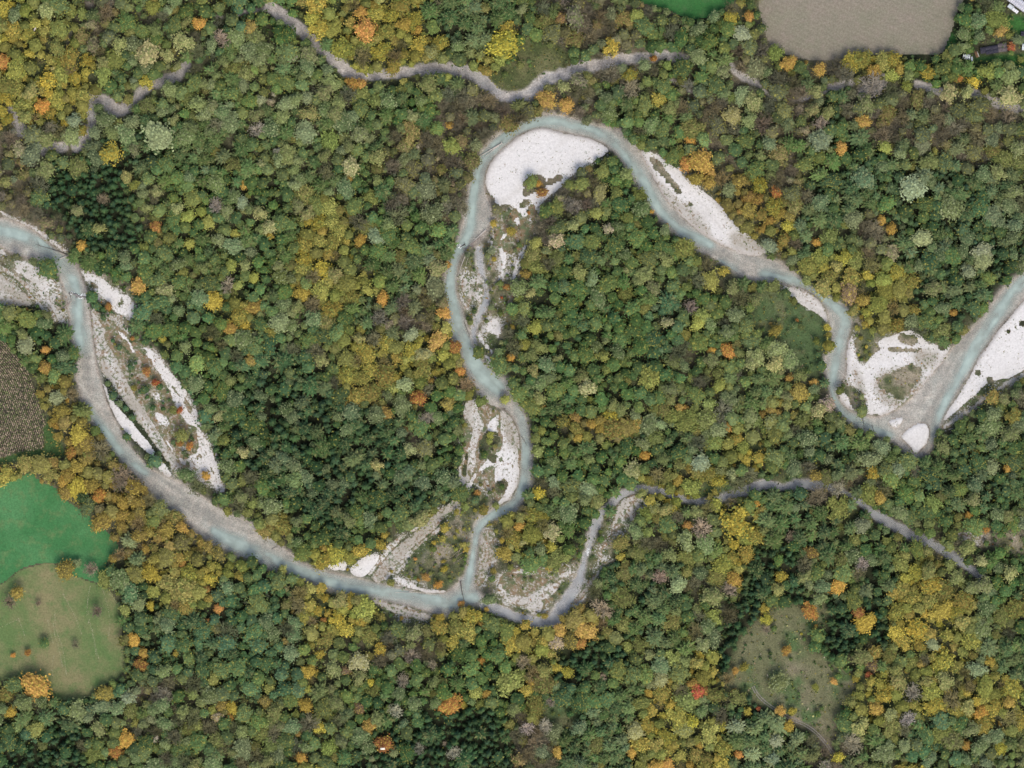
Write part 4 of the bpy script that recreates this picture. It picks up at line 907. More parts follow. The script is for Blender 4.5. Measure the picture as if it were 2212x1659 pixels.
lm(0,1,'900,195,52,O,amber 295,605,28,O,amber 295,720,42,O,amber 165,580,60,P,sage 1480,190,46,B,grey 1105,280,34,P,sage 1645,140,36,G,lime 1540,190,33,G,lime 1590,60,38,K,khaki 1055,535,26,Y,yellow 1415,1035,38,K,khaki 1010,820,26,O,red 705,325,26,O,rust 1165,1000,23,O,red 1335,1425,29,O,amber 1180,1160,46,G,olive 1380,290,60,O,gold 1960,250,54,O,gold 2085,670,46,K,khaki 1905,1450,60,K,grsage 800,1440,76,B,greybrown 530,1560,45,S,dark 640,1560,46,O,orange 445,1240,17,Y,yellow 172,350,18,O,orange 1840,735,22,Y,yellow 60,370,52,G,olive 950,750,30,O,rust 860,535,18,O,rust 1230,1230,26,O,rust 1165,1215,22,O,rust 350,770,50,G,fresh 370,920,50,P,sage 505,1160,60,O,gold 400,1000,50,O,ochre 560,1220,60,O,ochre 500,1500,70,O,gold 160,1350,60,Y,ochre 600,1480,50,O,ochre 340,1420,52,Y,ochre 1450,1190,40,G,olive 1575,1270,40,K,khaki 1280,690,60,G,fresh 410,650,40,P,grsage 480,630,46,G,mid 1160,170,50,G,mid 1820,130,56,P,olive 1840,320,50,P,grsage 1985,180,40,G,fresh 2100,90,60,Y,gold 1500,60,40,K,lime 1430,440,46,G,mid 1470,330,30,G,mid 1690,440,50,G,emer')
lm(1,1,'665,370,44,O,amber 688,60,24,O,amber 620,80,62,K,khaki 510,130,50,S,mid 200,50,52,S,deep 265,275,42,O,amber 160,630,72,Y,gold 620,550,60,O,amber 740,590,46,O,rust 530,640,50,P,khaki 410,830,50,P,sage 455,510,46,P,sage 1100,655,29,O,amber 1195,575,46,G,lime 1440,195,46,G,emer 1885,335,52,G,mid 2035,330,28,P,teal 1990,390,32,P,teal 2110,430,42,K,khaki 1245,745,42,K,khaki 1285,920,46,K,khaki 1590,850,60,K,khaki 1310,980,20,O,orange 2190,990,29,O,amber 1750,1040,46,Y,gold 770,750,34,O,orange 1062,930,32,G,lime 1285,1540,44,Y,yellow 1890,1390,60,K,khaki 1230,240,36,K,khaki 1565,450,40,G,emer 1700,650,40,K,lime 1715,740,30,K,lime 2065,1090,36,P,sage 1620,150,50,K,grsage 245,400,50,B,grey 1260,460,48,G,lime 1110,460,20,Y,gold 1150,280,28,Y,lime 1180,340,46,G,olive 700,960,50,O,ochre 500,920,50,O,rust 1520,1120,44,Y,ochre 1960,1290,36,O,amber 1900,1390,40,K,khaki 990,20,20,Y,gold 1075,200,24,O,rust 1040,270,12,O,red 965,1160,24,Y,lime 880,1540,24,O,orange 870,1580,30,G,emer 960,1200,22,Y,lime 2100,20,50,K,khaki 1260,1180,36,G,olive 1340,1200,36,G,mid 1300,1130,28,G,lime 230,1350,40,K,khaki 450,1250,42,K,khaki 550,1050,44,B,grey')
lm(2,1,'180,160,62,G,lime 265,100,36,Y,gold 1090,140,66,Y,ochre 1300,155,52,G,lime 1080,250,66,O,brown 1390,450,52,Y,ochre 300,620,52,O,orange 185,610,28,O,amber 235,840,44,G,lime 100,430,52,G,lime 1850,100,46,P,sage 1940,30,64,P,sage 300,1115,29,O,amber 1755,370,26,O,orange 1715,450,18,O,orange 20,990,24,O,orange 1235,1410,46,Y,gold 1800,1510,52,G,fresh 1945,1240,36,G,fresh 1895,1280,28,Y,gold 2105,1375,26,O,amber 755,880,62,O,ochre 1005,1510,46,B,white 2010,920,50,K,ochre 2140,1040,55,K,ochre 470,660,60,K,khaki 600,700,60,K,khaki 850,820,26,O,amber 740,415,16,O,rust 1190,590,14,Y,yellow 1140,640,12,Y,yellow 1170,290,46,O,ochre 50,330,46,B,grey 130,380,44,K,lime 450,690,50,K,khaki 600,480,40,O,ochre 690,790,28,O,amber 1980,140,44,G,fresh 940,960,54,K,tan 880,1000,50,K,khaki 1500,360,44,Y,ochre 230,1460,40,Y,gold 320,1420,40,K,khaki 120,1340,60,P,sage 390,1240,40,Y,lime 1290,1240,50,P,grsage 480,1600,30,O,amber 860,1420,40,O,ochre 2000,1370,50,P,grsage')
lm(0,2,'225,1125,94,O,amber 425,370,62,O,ochre 588,370,44,B,grey 500,330,28,P,sage 680,1175,58,O,ochre 980,400,58,O,gold 1183,338,30,O,orange 1340,500,27,O,rust 1420,625,32,O,orange 975,610,28,O,gold 1350,715,26,O,rust 870,830,46,O,amber 930,910,36,O,amber 910,990,44,O,rust 815,1480,60,O,amber 755,1560,46,O,orange 1005,1470,26,K,white 975,1340,34,P,sage 565,1330,40,P,sage 830,1205,52,S,sage 2070,925,34,Y,yellow 2095,705,22,O,orange 1505,1270,40,O,gold 1410,1325,36,O,tan 1855,495,22,K,khaki 2005,1030,46,O,gold 1980,1250,46,O,gold 2070,1400,42,Y,yellow 1950,1590,38,O,amber 115,520,46,O,ochre 70,1295,40,O,gold 885,310,52,S,grsage 840,190,52,S,grsage 780,440,70,P,grsage 850,520,60,P,teal 900,600,46,P,grsage 630,640,42,B,greybrown 290,850,34,G,mid 490,860,26,B,greybrown 235,1400,56,G,lime 1180,510,90,Y,ochre 1080,460,60,Y,ochre 1200,620,50,Y,ochre 1060,1030,48,P,grsage 180,910,22,O,rust 85,930,20,O,orange 250,590,22,B,grey 60,580,46,B,greybrown 40,1180,60,Y,ochre 740,1120,30,G,fresh 1830,380,34,Y,lime 1140,915,22,Y,gold 2180,700,50,Y,yellow 2110,560,30,Y,gold 1000,300,40,G,ochre 660,60,70,O,ochre 1500,290,30,G,olive 900,150,50,O,ochre 1090,110,46,O,ochre 2110,830,60,Y,ochre 1620,1140,60,G,emer 1490,1330,24,O,orange')
lm(1,2,'700,1250,72,O,orange 1590,770,68,O,amber 1395,850,46,O,tan 1550,850,36,O,orange 730,850,50,Y,gold 1200,1160,48,Y,gold 1395,1010,36,Y,yellow 1465,1040,36,Y,yellow 190,1110,30,Y,yellow 775,595,22,O,orange 640,685,30,O,gold 670,370,23,Y,yellow 1365,135,56,K,khaki 1055,270,50,O,ochre 1180,190,32,K,khaki 270,1500,56,O,rust 170,1395,52,O,amber 25,1030,32,O,brown 120,1270,42,O,brown 470,1240,48,P,grsage 1090,1100,86,Y,lime 110,970,66,G,khaki 1690,1070,28,B,grey 910,730,22,O,amber 915,965,30,O,amber 1320,1390,44,B,white 1400,1560,34,O,amber 2080,1320,29,Y,yellow 2050,1425,26,Y,yellow 2110,1640,46,O,amber 1905,1420,60,G,khaki 2180,470,56,P,sage 1690,620,62,B,grey 1810,200,50,Y,ochre 1810,290,28,O,gold 985,380,22,O,ochre 670,1500,20,B,white 400,1090,42,B,white 350,1290,42,B,white 1200,1400,46,B,white 510,1530,36,B,white 730,1560,42,B,white 35,760,54,Y,yellow 870,1170,46,Y,lime 945,1180,30,O,amber 250,890,42,Y,gold 390,690,18,O,amber 325,385,14,Y,gold 480,305,14,O,orange 550,425,28,O,orange 500,440,14,O,amber 630,470,28,O,orange 660,320,18,Y,gold 600,200,18,O,gold 940,630,20,O,amber 1155,90,34,O,amber 790,1250,24,Y,gold 1165,1040,32,Y,lime 340,1560,30,S,grsage 590,990,30,B,white 1210,800,16,O,amber 455,930,50,B,grey 1180,970,42,B,grey 1290,240,40,P,grsage 1880,1560,36,O,amber 2070,1080,50,G,khaki 2150,950,60,Y,lime 1220,260,34,G,teal 1130,290,34,G,grsage 280,150,26,Y,gold 125,250,50,Y,gold 250,210,40,Y,gold 2070,420,46,B,tan 1950,420,22,B,tan 1360,1230,30,B,white 20,1590,50,G,emer')
lm(2,2,'825,645,54,O,orange 1010,475,54,O,amber 1185,715,70,O,gold 1140,650,40,O,rust 540,700,40,Y,yellow 530,625,32,Y,gold 670,895,33,O,orange 340,1030,24,O,amber 400,1005,30,Y,gold 95,1165,46,O,red 150,1165,32,O,rust 30,85,30,O,orange 410,270,52,Y,gold 1230,990,40,O,brown 1120,1080,27,Y,gold 980,1095,24,O,amber 860,1135,23,Y,lime 1205,1055,22,O,red 490,1275,18,O,red 635,1290,34,O,amber 420,1290,27,Y,gold 710,1290,28,Y,gold 60,1360,46,Y,yellow 250,1385,36,Y,yellow 690,1385,36,O,gold 2055,1530,44,Y,yellow 1990,970,34,Y,gold 1855,30,34,O,amber 1965,110,27,O,orange 1925,1300,46,O,amber 1835,1515,34,O,amber 1010,1590,38,Y,yellow 1300,1190,52,Y,gold 1145,1190,34,Y,lime 360,1570,29,O,orange 620,1110,66,P,grsage 330,440,52,O,amber 700,160,34,B,grey 1160,340,42,B,white 350,1390,56,S,sage 470,1400,56,S,grsage 600,1480,52,S,sage 450,1560,56,S,sage 740,1470,50,S,grsage 580,1600,50,S,sage 1910,1020,56,P,sage 90,1580,50,Y,ochre 150,1600,42,Y,ochre 620,310,36,G,mid 715,220,42,G,deep 640,420,40,Y,gold 300,500,50,B,grey 340,60,100,Y,gold 1240,920,56,Y,ochre 1680,640,70,O,gold 1520,760,80,Y,gold 1380,780,46,Y,yellow 1930,320,40,K,khaki 2120,390,50,K,khaki 1160,90,50,P,sage 120,100,60,B,tan 1490,1170,60,B,grey 1460,1340,46,B,white 1150,1390,60,K,khaki 330,1160,20,O,amber 770,790,10,Y,yellow 865,740,16,O,amber 480,1400,30,S,sage 1620,860,40,P,sage 1700,1090,60,K,khaki 540,760,30,B,grey 1100,1500,60,B,grey')

# where trees may stand
stop = np.maximum.reduce([blur(R_river, 1), blur(R_solid, 1), R_side, R_sc * (.95 - .2 * sstep(PXg, 1600, 1800)), blur(R_sd, 1) * .9, blur(R_se, 1) * .8, R_tilled, R_maize, R_meadow, R_dry, R_gn * .9, R_mg * .95])
R_build = blur(fill([T(2,0,[(2050,-400),(2080,0),(2130,90),(2170,100),(2240,120),(2600,400),(2600,-400)]),T(2,0,[(1890,300),(2100,255),(2110,345),(1895,375)]),T(2,0,[(1805,350),(1895,355),(1890,415),(1800,400)]),T(2,0,[(2180,270),(2300,270),(2300,330),(2180,330)]),T(2,0,[(2175,200),(2300,200),(2300,245),(2175,245)])]), 2)
stop = np.maximum.reduce([stop, R_build * 1.2, blur(fill([q for s_ in TRACK for q in s_] + strip(T(2,2,[(455,1130),(540,1240),(700,1340),(880,1440),(990,1600)]), 16)), 1)])
open_ = np.maximum.reduce([R_isles, R_silt, R_olive, R_green, R_scrub, R_lane * 1.0, R_lawn, R_track])
MIX = {
 'h': [('D','dark',2.6),('D','deep',1.6),('S','deep',2.2),('S','mid',.9),('P','grsage',1.3),('G','deep',1.2),('S','grsage',.7)],
 'y': [('Y','gold',3),('Y','ochre',3),('Y','lime',2),('O','amber',.3),('G','olive',1.6),('G','mid',1),('K','khaki',.8),('B','greybrown',.8),('Y','yellow',.3)],
 'm': [('Y','ochre',1.1),('Y','lime',.8),('G','olive',2),('G','mid',2),('G','deep',1.2),('K','khaki',.8),('B','greybrown',1.5),('O','amber',.10),('O','rust',.06),('P','grsage',1),('S','mid',.5)],
 'g': [('G','mid',3.6),('S','mid',1.6),('G','olive',1.7),('G','deep',2.0),('P','grsage',1),('K','khaki',.6),('D','dark',.8),('G','fresh',1.0),('Y','ochre',.6)],
 'd': [('D','dark',7),('D','deep',2),('G','deep',.6),('S','deep',.8)],
 's': [('P','grsage',1.3),('S','grsage',1.6),('S','mid',2),('D','deep',1.5),('G','mid',1.5),('G','deep',2.6),('D','dark',1.2),('K','khaki',.4)],
 'k': [('K','khaki',2.2),('G','mid',1.8),('S','mid',2),('P','sage',1.2),('G','olive',1.5),('P','grsage',1),('B','grey',.5),('Y','ochre',.7),('G','fresh',.8)],
 'b': [('B','greybrown',3.6),('B','grey',.8),('G','moss',1.8),('Y','ochre',1.2),('G','mid',1.2),('K','tan',.5),('S','mid',.7),('P','grsage',.8),('G','deep',.7)],
 't': [('S','mid',4),('S','grsage',2.2),('S','deep',2),('G','mid',1),('D','dark',1),('Y','ochre',1.0)],
 'e': [('G','emer',4),('G','teal',1.4),('G','deep',1.6),('S','deep',1),('Y','gold',.45),('Y','ochre',.5),('G','olive',1.2),('P','grsage',1),('O','amber',.12),('B','greybrown',.5)],
 'o': [('O','ochre',2.6),('O','amber',.9),('Y','ochre',3),('G','olive',1.4),('O','rust',.35),('G','moss',1),('B','greybrown',1)],
 'c': [('G','olive',1),('Y','gold',1),('B','grey',1),('O','amber',.6),('G','mid',1)],
}
RAD = {'D': (6.0, 9.5), 'S': (11, 16), 'G': (9.5, 15.5), 'P': (11, 17), 'Y': (10.5, 18), 'O': (8.5, 14), 'B': (9, 15), 'K': (11, 16)}
placed = []      # px, py, r, kind, colour, landmark
GRID = {}
def near(px, py, R):
    i, j = int(px // 24), int(py // 24); n = int(R // 24) + 1
    for a in range(i - n, i + n + 1):
        for b in range(j - n, j + n + 1):
            for t in GRID.get((a, b), ()): yield t
def put(t): placed.append(t); GRID.setdefault((int(t[0] // 24), int(t[1] // 24)), []).append(t)
for t in LM:
    put((*t, True))
LIM = (-55, 2212 + 55, -55, 1659 + 55)
cand = nr.random((60000, 2))
cand[:, 0] = LIM[0] + cand[:, 0] * (LIM[1] - LIM[0]); cand[:, 1] = LIM[2] + cand[:, 1] * (LIM[3] - LIM[2])
cdf = {}
for k, v in MIX.items():
    w = np.array([x[2] for x in v]); cdf[k] = np.cumsum(w) / w.sum()
jit = nr.normal(size=(len(cand), 2)) * 20
us = nr.random((len(cand), 4))
st = sample(stop, cand[:, 0], cand[:, 1]); op = sample(open_, cand[:, 0], cand[:, 1])
rings = [sample(stop, cand[:, 0] + 7 * math.cos(a), cand[:, 1] + 7 * math.sin(a)) for a in np.arange(6) * math.pi / 3]
ring = np.maximum.reduce(rings); R_ISL = sample(np.maximum(R_isles, R_silt), cand[:, 0], cand[:, 1])
CC = sample(CODE, cand[:, 0] + jit[:, 0] * .45, cand[:, 1] + jit[:, 1] * .45)
for i in range(len(cand)):
    if st[i] > .12: continue
    px, py = cand[i]
    code = CC[i]
    mx = MIX[code]; kind, cn, _ = mx[int(np.searchsorted(cdf[code], us[i, 0]))]
    lo, hi = RAD[kind]
    if i < 2500 and kind not in 'D': r = hi * (1.0 + .45 * us[i, 1])
    elif i < 26000: r = lo * 1.05 + (hi * 1.18 - lo * 1.05) * us[i, 1]
    else: r = lo * .62 + (hi * .8 - lo * .62) * us[i, 1] ** 1.5
    if kind == 'D': r = (lo + (hi - lo) * us[i, 1]) * (1.28 if code == 'h' else 1)
    if ring[i] > .5: r *= .72
    if op[i] > .5:
        if us[i, 2] > (.30 if R_ISL[i] > .5 else .08): continue
        r *= .5
        if kind in 'DS': kind = 'G'
    gap = .64 if code in 'b' else .60
    ok = True
    for t in near(px, py, r + 34):
        d = math.hypot(t[0] - px, t[1] - py)
        if d < (t[2] * (1.25 if t[5] else 1) + r) * gap: ok = False; break
    if ok: put((px, py, r, kind, cn, False))

# ---- labels that tell one tree from the next
PLACES = [('green meadow',60,1130),('dry pasture',150,1330),('maize field',40,850),('ploughed field',1850,60),('log across the river',130,560),('great loop bar',1190,350),
 ('river fork',1000,1290),('lower white horseshoe bar',1090,1020),('sharp bend',1900,920),('gravel island in the bend',1975,945),('east gravel bank',2150,760),('western gravel bar',370,850),
 ('forest track',1760,1540),('scrub clearing',1680,1420),('southern stream bend',1250,1200),('triangular gravel flat',1160,1270),('shrubby islet',930,1210),('descending reach bank',1500,430),
 ('green slope by the bend',1720,700),('crescent bar',1720,640),('olive clearing',1140,150),('north creek',900,150),('creek elbow',1110,205),('old creek in the northwest',220,250),
 ('barn roof',2190,10),('dark shed roof',2140,110),('southeastern creek',2020,1200),('middle of the loop wood',1400,800),('heart of the west wood',650,700),('western dark stand',170,400),
 ('west reach bank',270,960),('wide shallow reach',500,1120),('south wood',700,1450),('southwest corner',60,1600),('south edge thicket',1000,1600),('southeast wood',1950,1450),('southeast corner',2180,1630),
 ('northwest corner',40,40),('north wood',700,60),('grassy lane',1820,1230),('northeast wood',1900,350),('east wood by the river',2100,560),('star pine stand',1620,1580),('spruce strip',1600,1330),('spruce stand south of the fork',900,1550),
 ('neck of the loop',1250,560),('eastern stream pools',1720,1050),('inner loop wood',1450,560),('west side of the middle reach',900,760),('dark west stand',700,900)]
def dirword(dx, dy):
    a = math.degrees(math.atan2(-dy, dx)) % 360
    return ['east', 'northeast', 'north', 'northwest', 'west', 'southwest', 'south', 'southeast'][int((a + 22.5) // 45) % 8]
SHARP = [t for t in placed if t[5]]
seen_labels = {}
def size_word(k, r):
    lo, hi = RAD[k]
    return 'very large' if r > 22 else 'large' if r > 17 else 'small' if r < 8 or (k == 'D' and r < 7.2) else ''
def label_of(t):
    px, py, r, k, cn, l = t
    me = f"{size_word(k, r)} {COLORS[cn][1]} {KINDS[k][1]}".strip()
    pl = min(PLACES, key=lambda p: math.hypot(p[1] - px, p[2] - py)); d0 = math.hypot(pl[1] - px, pl[2] - py)
    place = f"{'beside' if d0 < 28 else dirword(px - pl[1], py - pl[2]) + ' of'} the {pl[0]}"
    nb = sorted((s for s in near(px, py, 60) if s is not t and math.hypot(s[0] - px, s[1] - py) < 75), key=lambda s: (s[2] < 14) * 30 + math.hypot(s[0] - px, s[1] - py))
    opts = []
    for s in nb[:14]:
        dd = math.hypot(s[0] - px, s[1] - py)
        opts.append(f"{me} {dirword(px - s[0], py - s[1])} of a {COLORS[s[4]][1].split()[-1] if COLORS[s[4]][1].startswith(('pale', 'bright')) else COLORS[s[4]][1]} {KINDS[s[3]][1].split()[-1]}, {place}")
    for s1 in nb[:5]:
        for s2 in nb[:5]:
            if s1 is s2 or s1[4] == s2[4]: continue
            opts.append(f"{me} between a {COLORS[s1[4]][1]} and a {COLORS[s2[4]][1]} crown, {place}")
    if not nb: opts = [f"lone {me} standing {place}"]
    opts += [f"{me} crowded among other crowns {place}"]
    for o_ in opts:
        o_ = ' '.join(o_.split())
        if o_ not in seen_labels and len(o_.split()) <= 16: seen_labels[o_] = 1; return o_
    o_ = f"{me} {place}"; seen_labels[o_] = 1
    return o_

# ---- choose the 300 of a kind that show largest; the rest of that kind is one mass
def inview(t): return -4 < t[0] < 2216 and -4 < t[1] < 1663
chosen = {k: [] for k in KINDS}; rest = {k: [] for k in KINDS}
LIMK = {'G': 300, 'Y': 300, 'O': 300, 'K': 300, 'P': 300, 'S': 300, 'B': 300, 'D': 300}
for t in sorted(placed, key=lambda t: (-t[5], -t[2])):
    k = t[3]
    (chosen if inview(t) and len(chosen[k]) < LIMK[k] else rest)[k].append(t)
HEIGHT = {'D': .85, 'S': .8, 'G': .8, 'P': .9, 'Y': .75, 'O': .85, 'B': 1.0, 'K': 1.0}
DARKER = {'d': .9}
def tree_form(t, g=rnd):
    px, py, r, k, cn, l = t
    c0 = np.array(COLORS[cn][0])
    if not l: c0 = c0 * .5 + .5 * sample(TINT, px, py)
    c = c0 * g.uniform(.72, 1.30) * np.array([g.uniform(.90, 1.12), 1, g.uniform(.85, 1.2)])
    z = float(sample(zg, px, py))
    rm = r * S
    hs = HEIGHT[k] * g.uniform(.85, 1.15) * (max(.62, min(1.0, 4.2 / rm)) if rm > 4.2 else 1.0)
    # stands so that the crown, seen from high above, covers its place on the plan
    x, y, _ = W(px, py); hz = 2.2 * rm * hs
    kf = 1 - hz / CAM_H
    return x * kf, y * kf, z, rm * (1.05 if r < 7 else 1.27), hs, g.uniform(0, 6.283), g.randrange(NV), tuple(float(v) for v in np.clip(c, 0, .8))
seen_n = 0
for k in KINDS:
    name = KINDS[k][0]
    for t in chosen[k]:
        x, y, z, rm, hs, rot, v, c = tree_form(t)
        small = t[2] < 7
        nm = ('autumn_bush' if k in 'YO' else 'bush') if small else name
        cat = 'bush' if small else ('bare tree' if k == 'B' else 'tree')
        if (t[5] and t[2] > 13) or (k == 'B' and not small):
            root = bpy.data.objects.new(nm, None); COL.objects.link(root)
            crown = bpy.data.objects.new('crown', CROWN_ME[k, v]); COL.objects.link(crown); crown.parent = root; crown['tint'] = c
            tr = bpy.data.objects.new('trunk', TRUNK_ME[k]); COL.objects.link(tr); tr.parent = root
            o = root
        else:
            o = bpy.data.objects.new(nm, TREE_ME[k, v]); COL.objects.link(o); o['tint'] = c
        o.location = (x, y, z); o.rotation_euler = (0, 0, rot); 
        sx = rnd.uniform(.84, 1.19)
        o.scale = (rm * sx, rm / sx, rm * hs)
        tag(o, label_of(t).replace(KINDS[k][1], 'bush') if small else label_of(t), cat, f"{KINDS[k][1]}s of the river forest" if not small else 'bushes of the bars and clearings')
for k in KINDS:
    if not rest[k]: continue
    VV, A3, A4, LL, HH, TT = [], [], [], [], [], []; n = 0
    for t in rest[k]:
        x, y, z, rm, hs, rot, v, c = tree_form(t)
        V, F3, F4, L, H = CROWN_ARR[k, v]
        ca, sa = math.cos(rot), math.sin(rot)
        P = np.stack([(V[:, 0] * ca - V[:, 1] * sa) * rm + x, (V[:, 0] * sa + V[:, 1] * ca) * rm + y, V[:, 2] * rm * hs + z], 1)
        VV.append(P); A3.append(F3 + n); A4.append(F4 + n); n += len(V); LL.append(L); HH.append(H); TT.append(np.broadcast_to(c, (len(V), 3)))
    me = mesh_np(KINDS[k][0][:-5] + '_wood', np.concatenate(VV), [np.concatenate(A3), np.concatenate(A4)], [M_leaf_s[k]], {'leaf': np.concatenate(LL), 'hue': np.concatenate(HH), 'tint': np.concatenate(TT)})
    tag(obj(KINDS[k][0][:-5] + '_wood', me), f"mass of smaller {KINDS[k][1]} crowns filling the forest", kind='stuff')
print("TREES", len(placed), {k: (len(chosen[k]), len(rest[k])) for k in KINDS}, "TRIS", sum(sum(len(p.vertices)-2 for p in m.polygons) for m in bpy.data.meshes if m.users))
# ------------------------------------------------------------------ undergrowth, weeds, grass tufts
def clump_mass(name, P, size, tint, label, mat, up=.6, per=1):
    """many small leaf clumps as one mass: P (n,3), size (n,), tint (n,3)"""
    n = len(P)
    g = np.random.default_rng(abs(hash(name)) % 1000 if False else len(name) * 77)
    P = np.repeat(P, per, 0); size = np.repeat(size, per); tint = np.repeat(tint, per, 0)
    if per > 1: P = P + g.normal(size=P.shape) * size[:, None] * [.7, .7, .35]
    N = g.normal(size=P.shape) * .5; N[:, 2] = np.abs(N[:, 2]) + up
    mb = MB(); 
    u = size
    N = N / np.linalg.norm(N, axis=1)[:, None]
    a = g.normal(size=P.shape); U = np.cross(N, a); U /= np.linalg.norm(U, axis=1)[:, None]; Wv = np.cross(N, U)
    s1 = (u * g.uniform(.6, 1.3, len(P)))[:, None]; s2 = s1 * g.uniform(.5, .9, len(P))[:, None]
    V = np.stack([P - U * s1, P + Wv * s2, P + U * s1, P - Wv * s2], 1).reshape(-1, 3)
    F = np.arange(len(V)).reshape(-1, 4)
    at = {'leaf': np.repeat(g.uniform(.6, 1.4, len(P)), 4), 'hue': np.repeat(g.random(len(P)), 4), 'tint': np.repeat(tint, 4, 0)}
    return tag(obj(name, mesh_np(name, V, [F], [mat], at)), label, kind='stuff')
def tints(names, n, g):
    c = np.array([COLORS[k][0] for k in names])[g.integers(0, len(names), n)]
    return c * g.uniform(.75, 1.25, (n, 1))
def scatter(n, g, cond):
    px = g.uniform(-60, 2272, n); py = g.uniform(-60, 1719, n)
    k = g.random(n) < cond(px, py)
    return px[k], py[k]
ge = np.random.default_rng(5)
forest = np.clip(1 - np.maximum.reduce([blur(R_river, 1), blur(R_bar, 1) * 1.3, R_tilled, R_maize, R_meadow * 1.5, R_dry * 1.3, R_side, R_sc, R_sd, R_se, R_track, blur(R_gn, 1), R_lane * .8]) * 1.4, 0, 1)
dens_uw = forest * (1 - .6 * open_) * (1 - .55 * DK * (1 - BR))
px, py = scatter(42000, ge, lambda x, y: sample(dens_uw, x, y))
z = sample(zg, px, py); hgt = np.where(sample(open_, px, py) > .5, .25, 1) * ge.uniform(.4, 3.4, len(px))
X, Y = (px - CX) * S, (CY - py) * S
brn = sample(BR, px, py)[:, None] * .8
tt = tints(['deep', 'mid', 'emer', 'moss', 'olive'], len(px), ge) * (1 - brn) + tints(['greybrown', 'brown', 'ochre', 'moss'], len(px), ge) * brn
tt = (tt * .5 + .5 * sample(TINT, px, py)) * (1 - .40 * sample(DK, px, py))[:, None]  # last factor paints gap shade of the dark stands into the undergrowth tint
clump_mass('undergrowth', np.stack([X, Y, z + hgt], 1), ge.uniform(.4, .95, len(px)), tt, 'low green and brown undergrowth between the trees', M_leaf_s['G'], per=2)
# low scrub of the clearings and the overgrown bars: finger-high weeds, russet and yellow herbs
sc = np.clip(np.maximum.reduce([R_isles, R_olive, R_green, R_scrub, Rv]) * (1 - R_river) * (1 - .75 * blur(R_solid, 1) * (1 - Rv)), 0, 1) * (1 - R_track)
px, py = scatter(60000, ge, lambda x, y: sample(sc, x, y) * (.35 + .9 * sample(N5, x, y)))
z = np.maximum(sample(zg, px, py), sample(bar_top, px, py)); X, Y = (px - CX) * S, (CY - py) * S
isr = (sample(.5 * N4 + .5 * N2, px, py) > .55)[:, None] & (sample(R_isles, px, py) > .5)[:, None]
grn = (sample(R_green, px, py) > .5)[:, None]
tt = np.where(isr, tints(['rust', 'ochre', 'orange', 'gold', 'brown'], len(px), ge) * .75, tints(['mid', 'olive', 'moss', 'deep', 'emer', 'ochre'], len(px), ge))
tt = np.where(grn, tints(['mid', 'moss', 'deep', 'moss', 'brown'], len(px), ge) * .8, tt)
scr = (sample(R_scrub, px, py) > .5)[:, None]
tt = np.where(scr, tints(['greybrown', 'olive', 'grey', 'khaki', 'moss', 'mid', 'ochre', 'brown'], len(px), ge), tt)
clump_mass('scrub', np.stack([X, Y, z + ge.uniform(.05, 1.0, len(px))], 1), ge.uniform(.22, .75, len(px)), tt, 'low green and russet scrub on the overgrown bars and clearings', M_leaf_s['G'])
# single weeds and pebble-bound tufts on the gravel
topz = bar_top
px, py = scatter(330000, ge, lambda x, y: (sample(topz, x, y) > -5) * np.clip(sample(weed_all, x, y) * 3.2 - .35, 0.03, .8) * (sample(N4, x, y) > .45))
z = sample(topz, px, py); X, Y = (px - CX) * S, (CY - py) * S
clump_mass('weeds', np.stack([X, Y, z + .08], 1), ge.uniform(.15, .5, len(px)), tints(['moss', 'mid', 'olive', 'brown', 'greybrown', 'deep'], len(px), ge), 'small weeds and tufts dotted over the gravel bars', M_leaf_s['G'])
print('CLUMPS', len(px))

# bare twigs and thin dead stems in the leafless parts of the wood
bb = np.clip(field_of({'b': 1, 'm': .25, 'o': .25, 'c': .25, 'k': .25}, 8), 0, 1) * forest
px, py = scatter(30000, ge, lambda x, y: sample(bb, x, y) * .55)
mb = MB()
zt = sample(zg, px, py)
for i in range(len(px)):
    a = ge.uniform(0, 6.283); l = ge.uniform(.8, 3.0); x, y, _ = W(px[i], py[i]); z0 = zt[i] + ge.uniform(2.5, 6.5)
    mb.add(*prism((x, y, z0), (x + l * math.cos(a), y + l * math.sin(a), z0 + ge.uniform(-.2, 1.2)), .10, .03), leaf=ge.uniform(.7, 1.3))
me = mb.mesh('twigs', [M_bark_pale]); tag(obj('twigs', me), 'bare grey twigs and thin dead stems in the leafless wood', kind='stuff')
print('TWIGS', len(px))

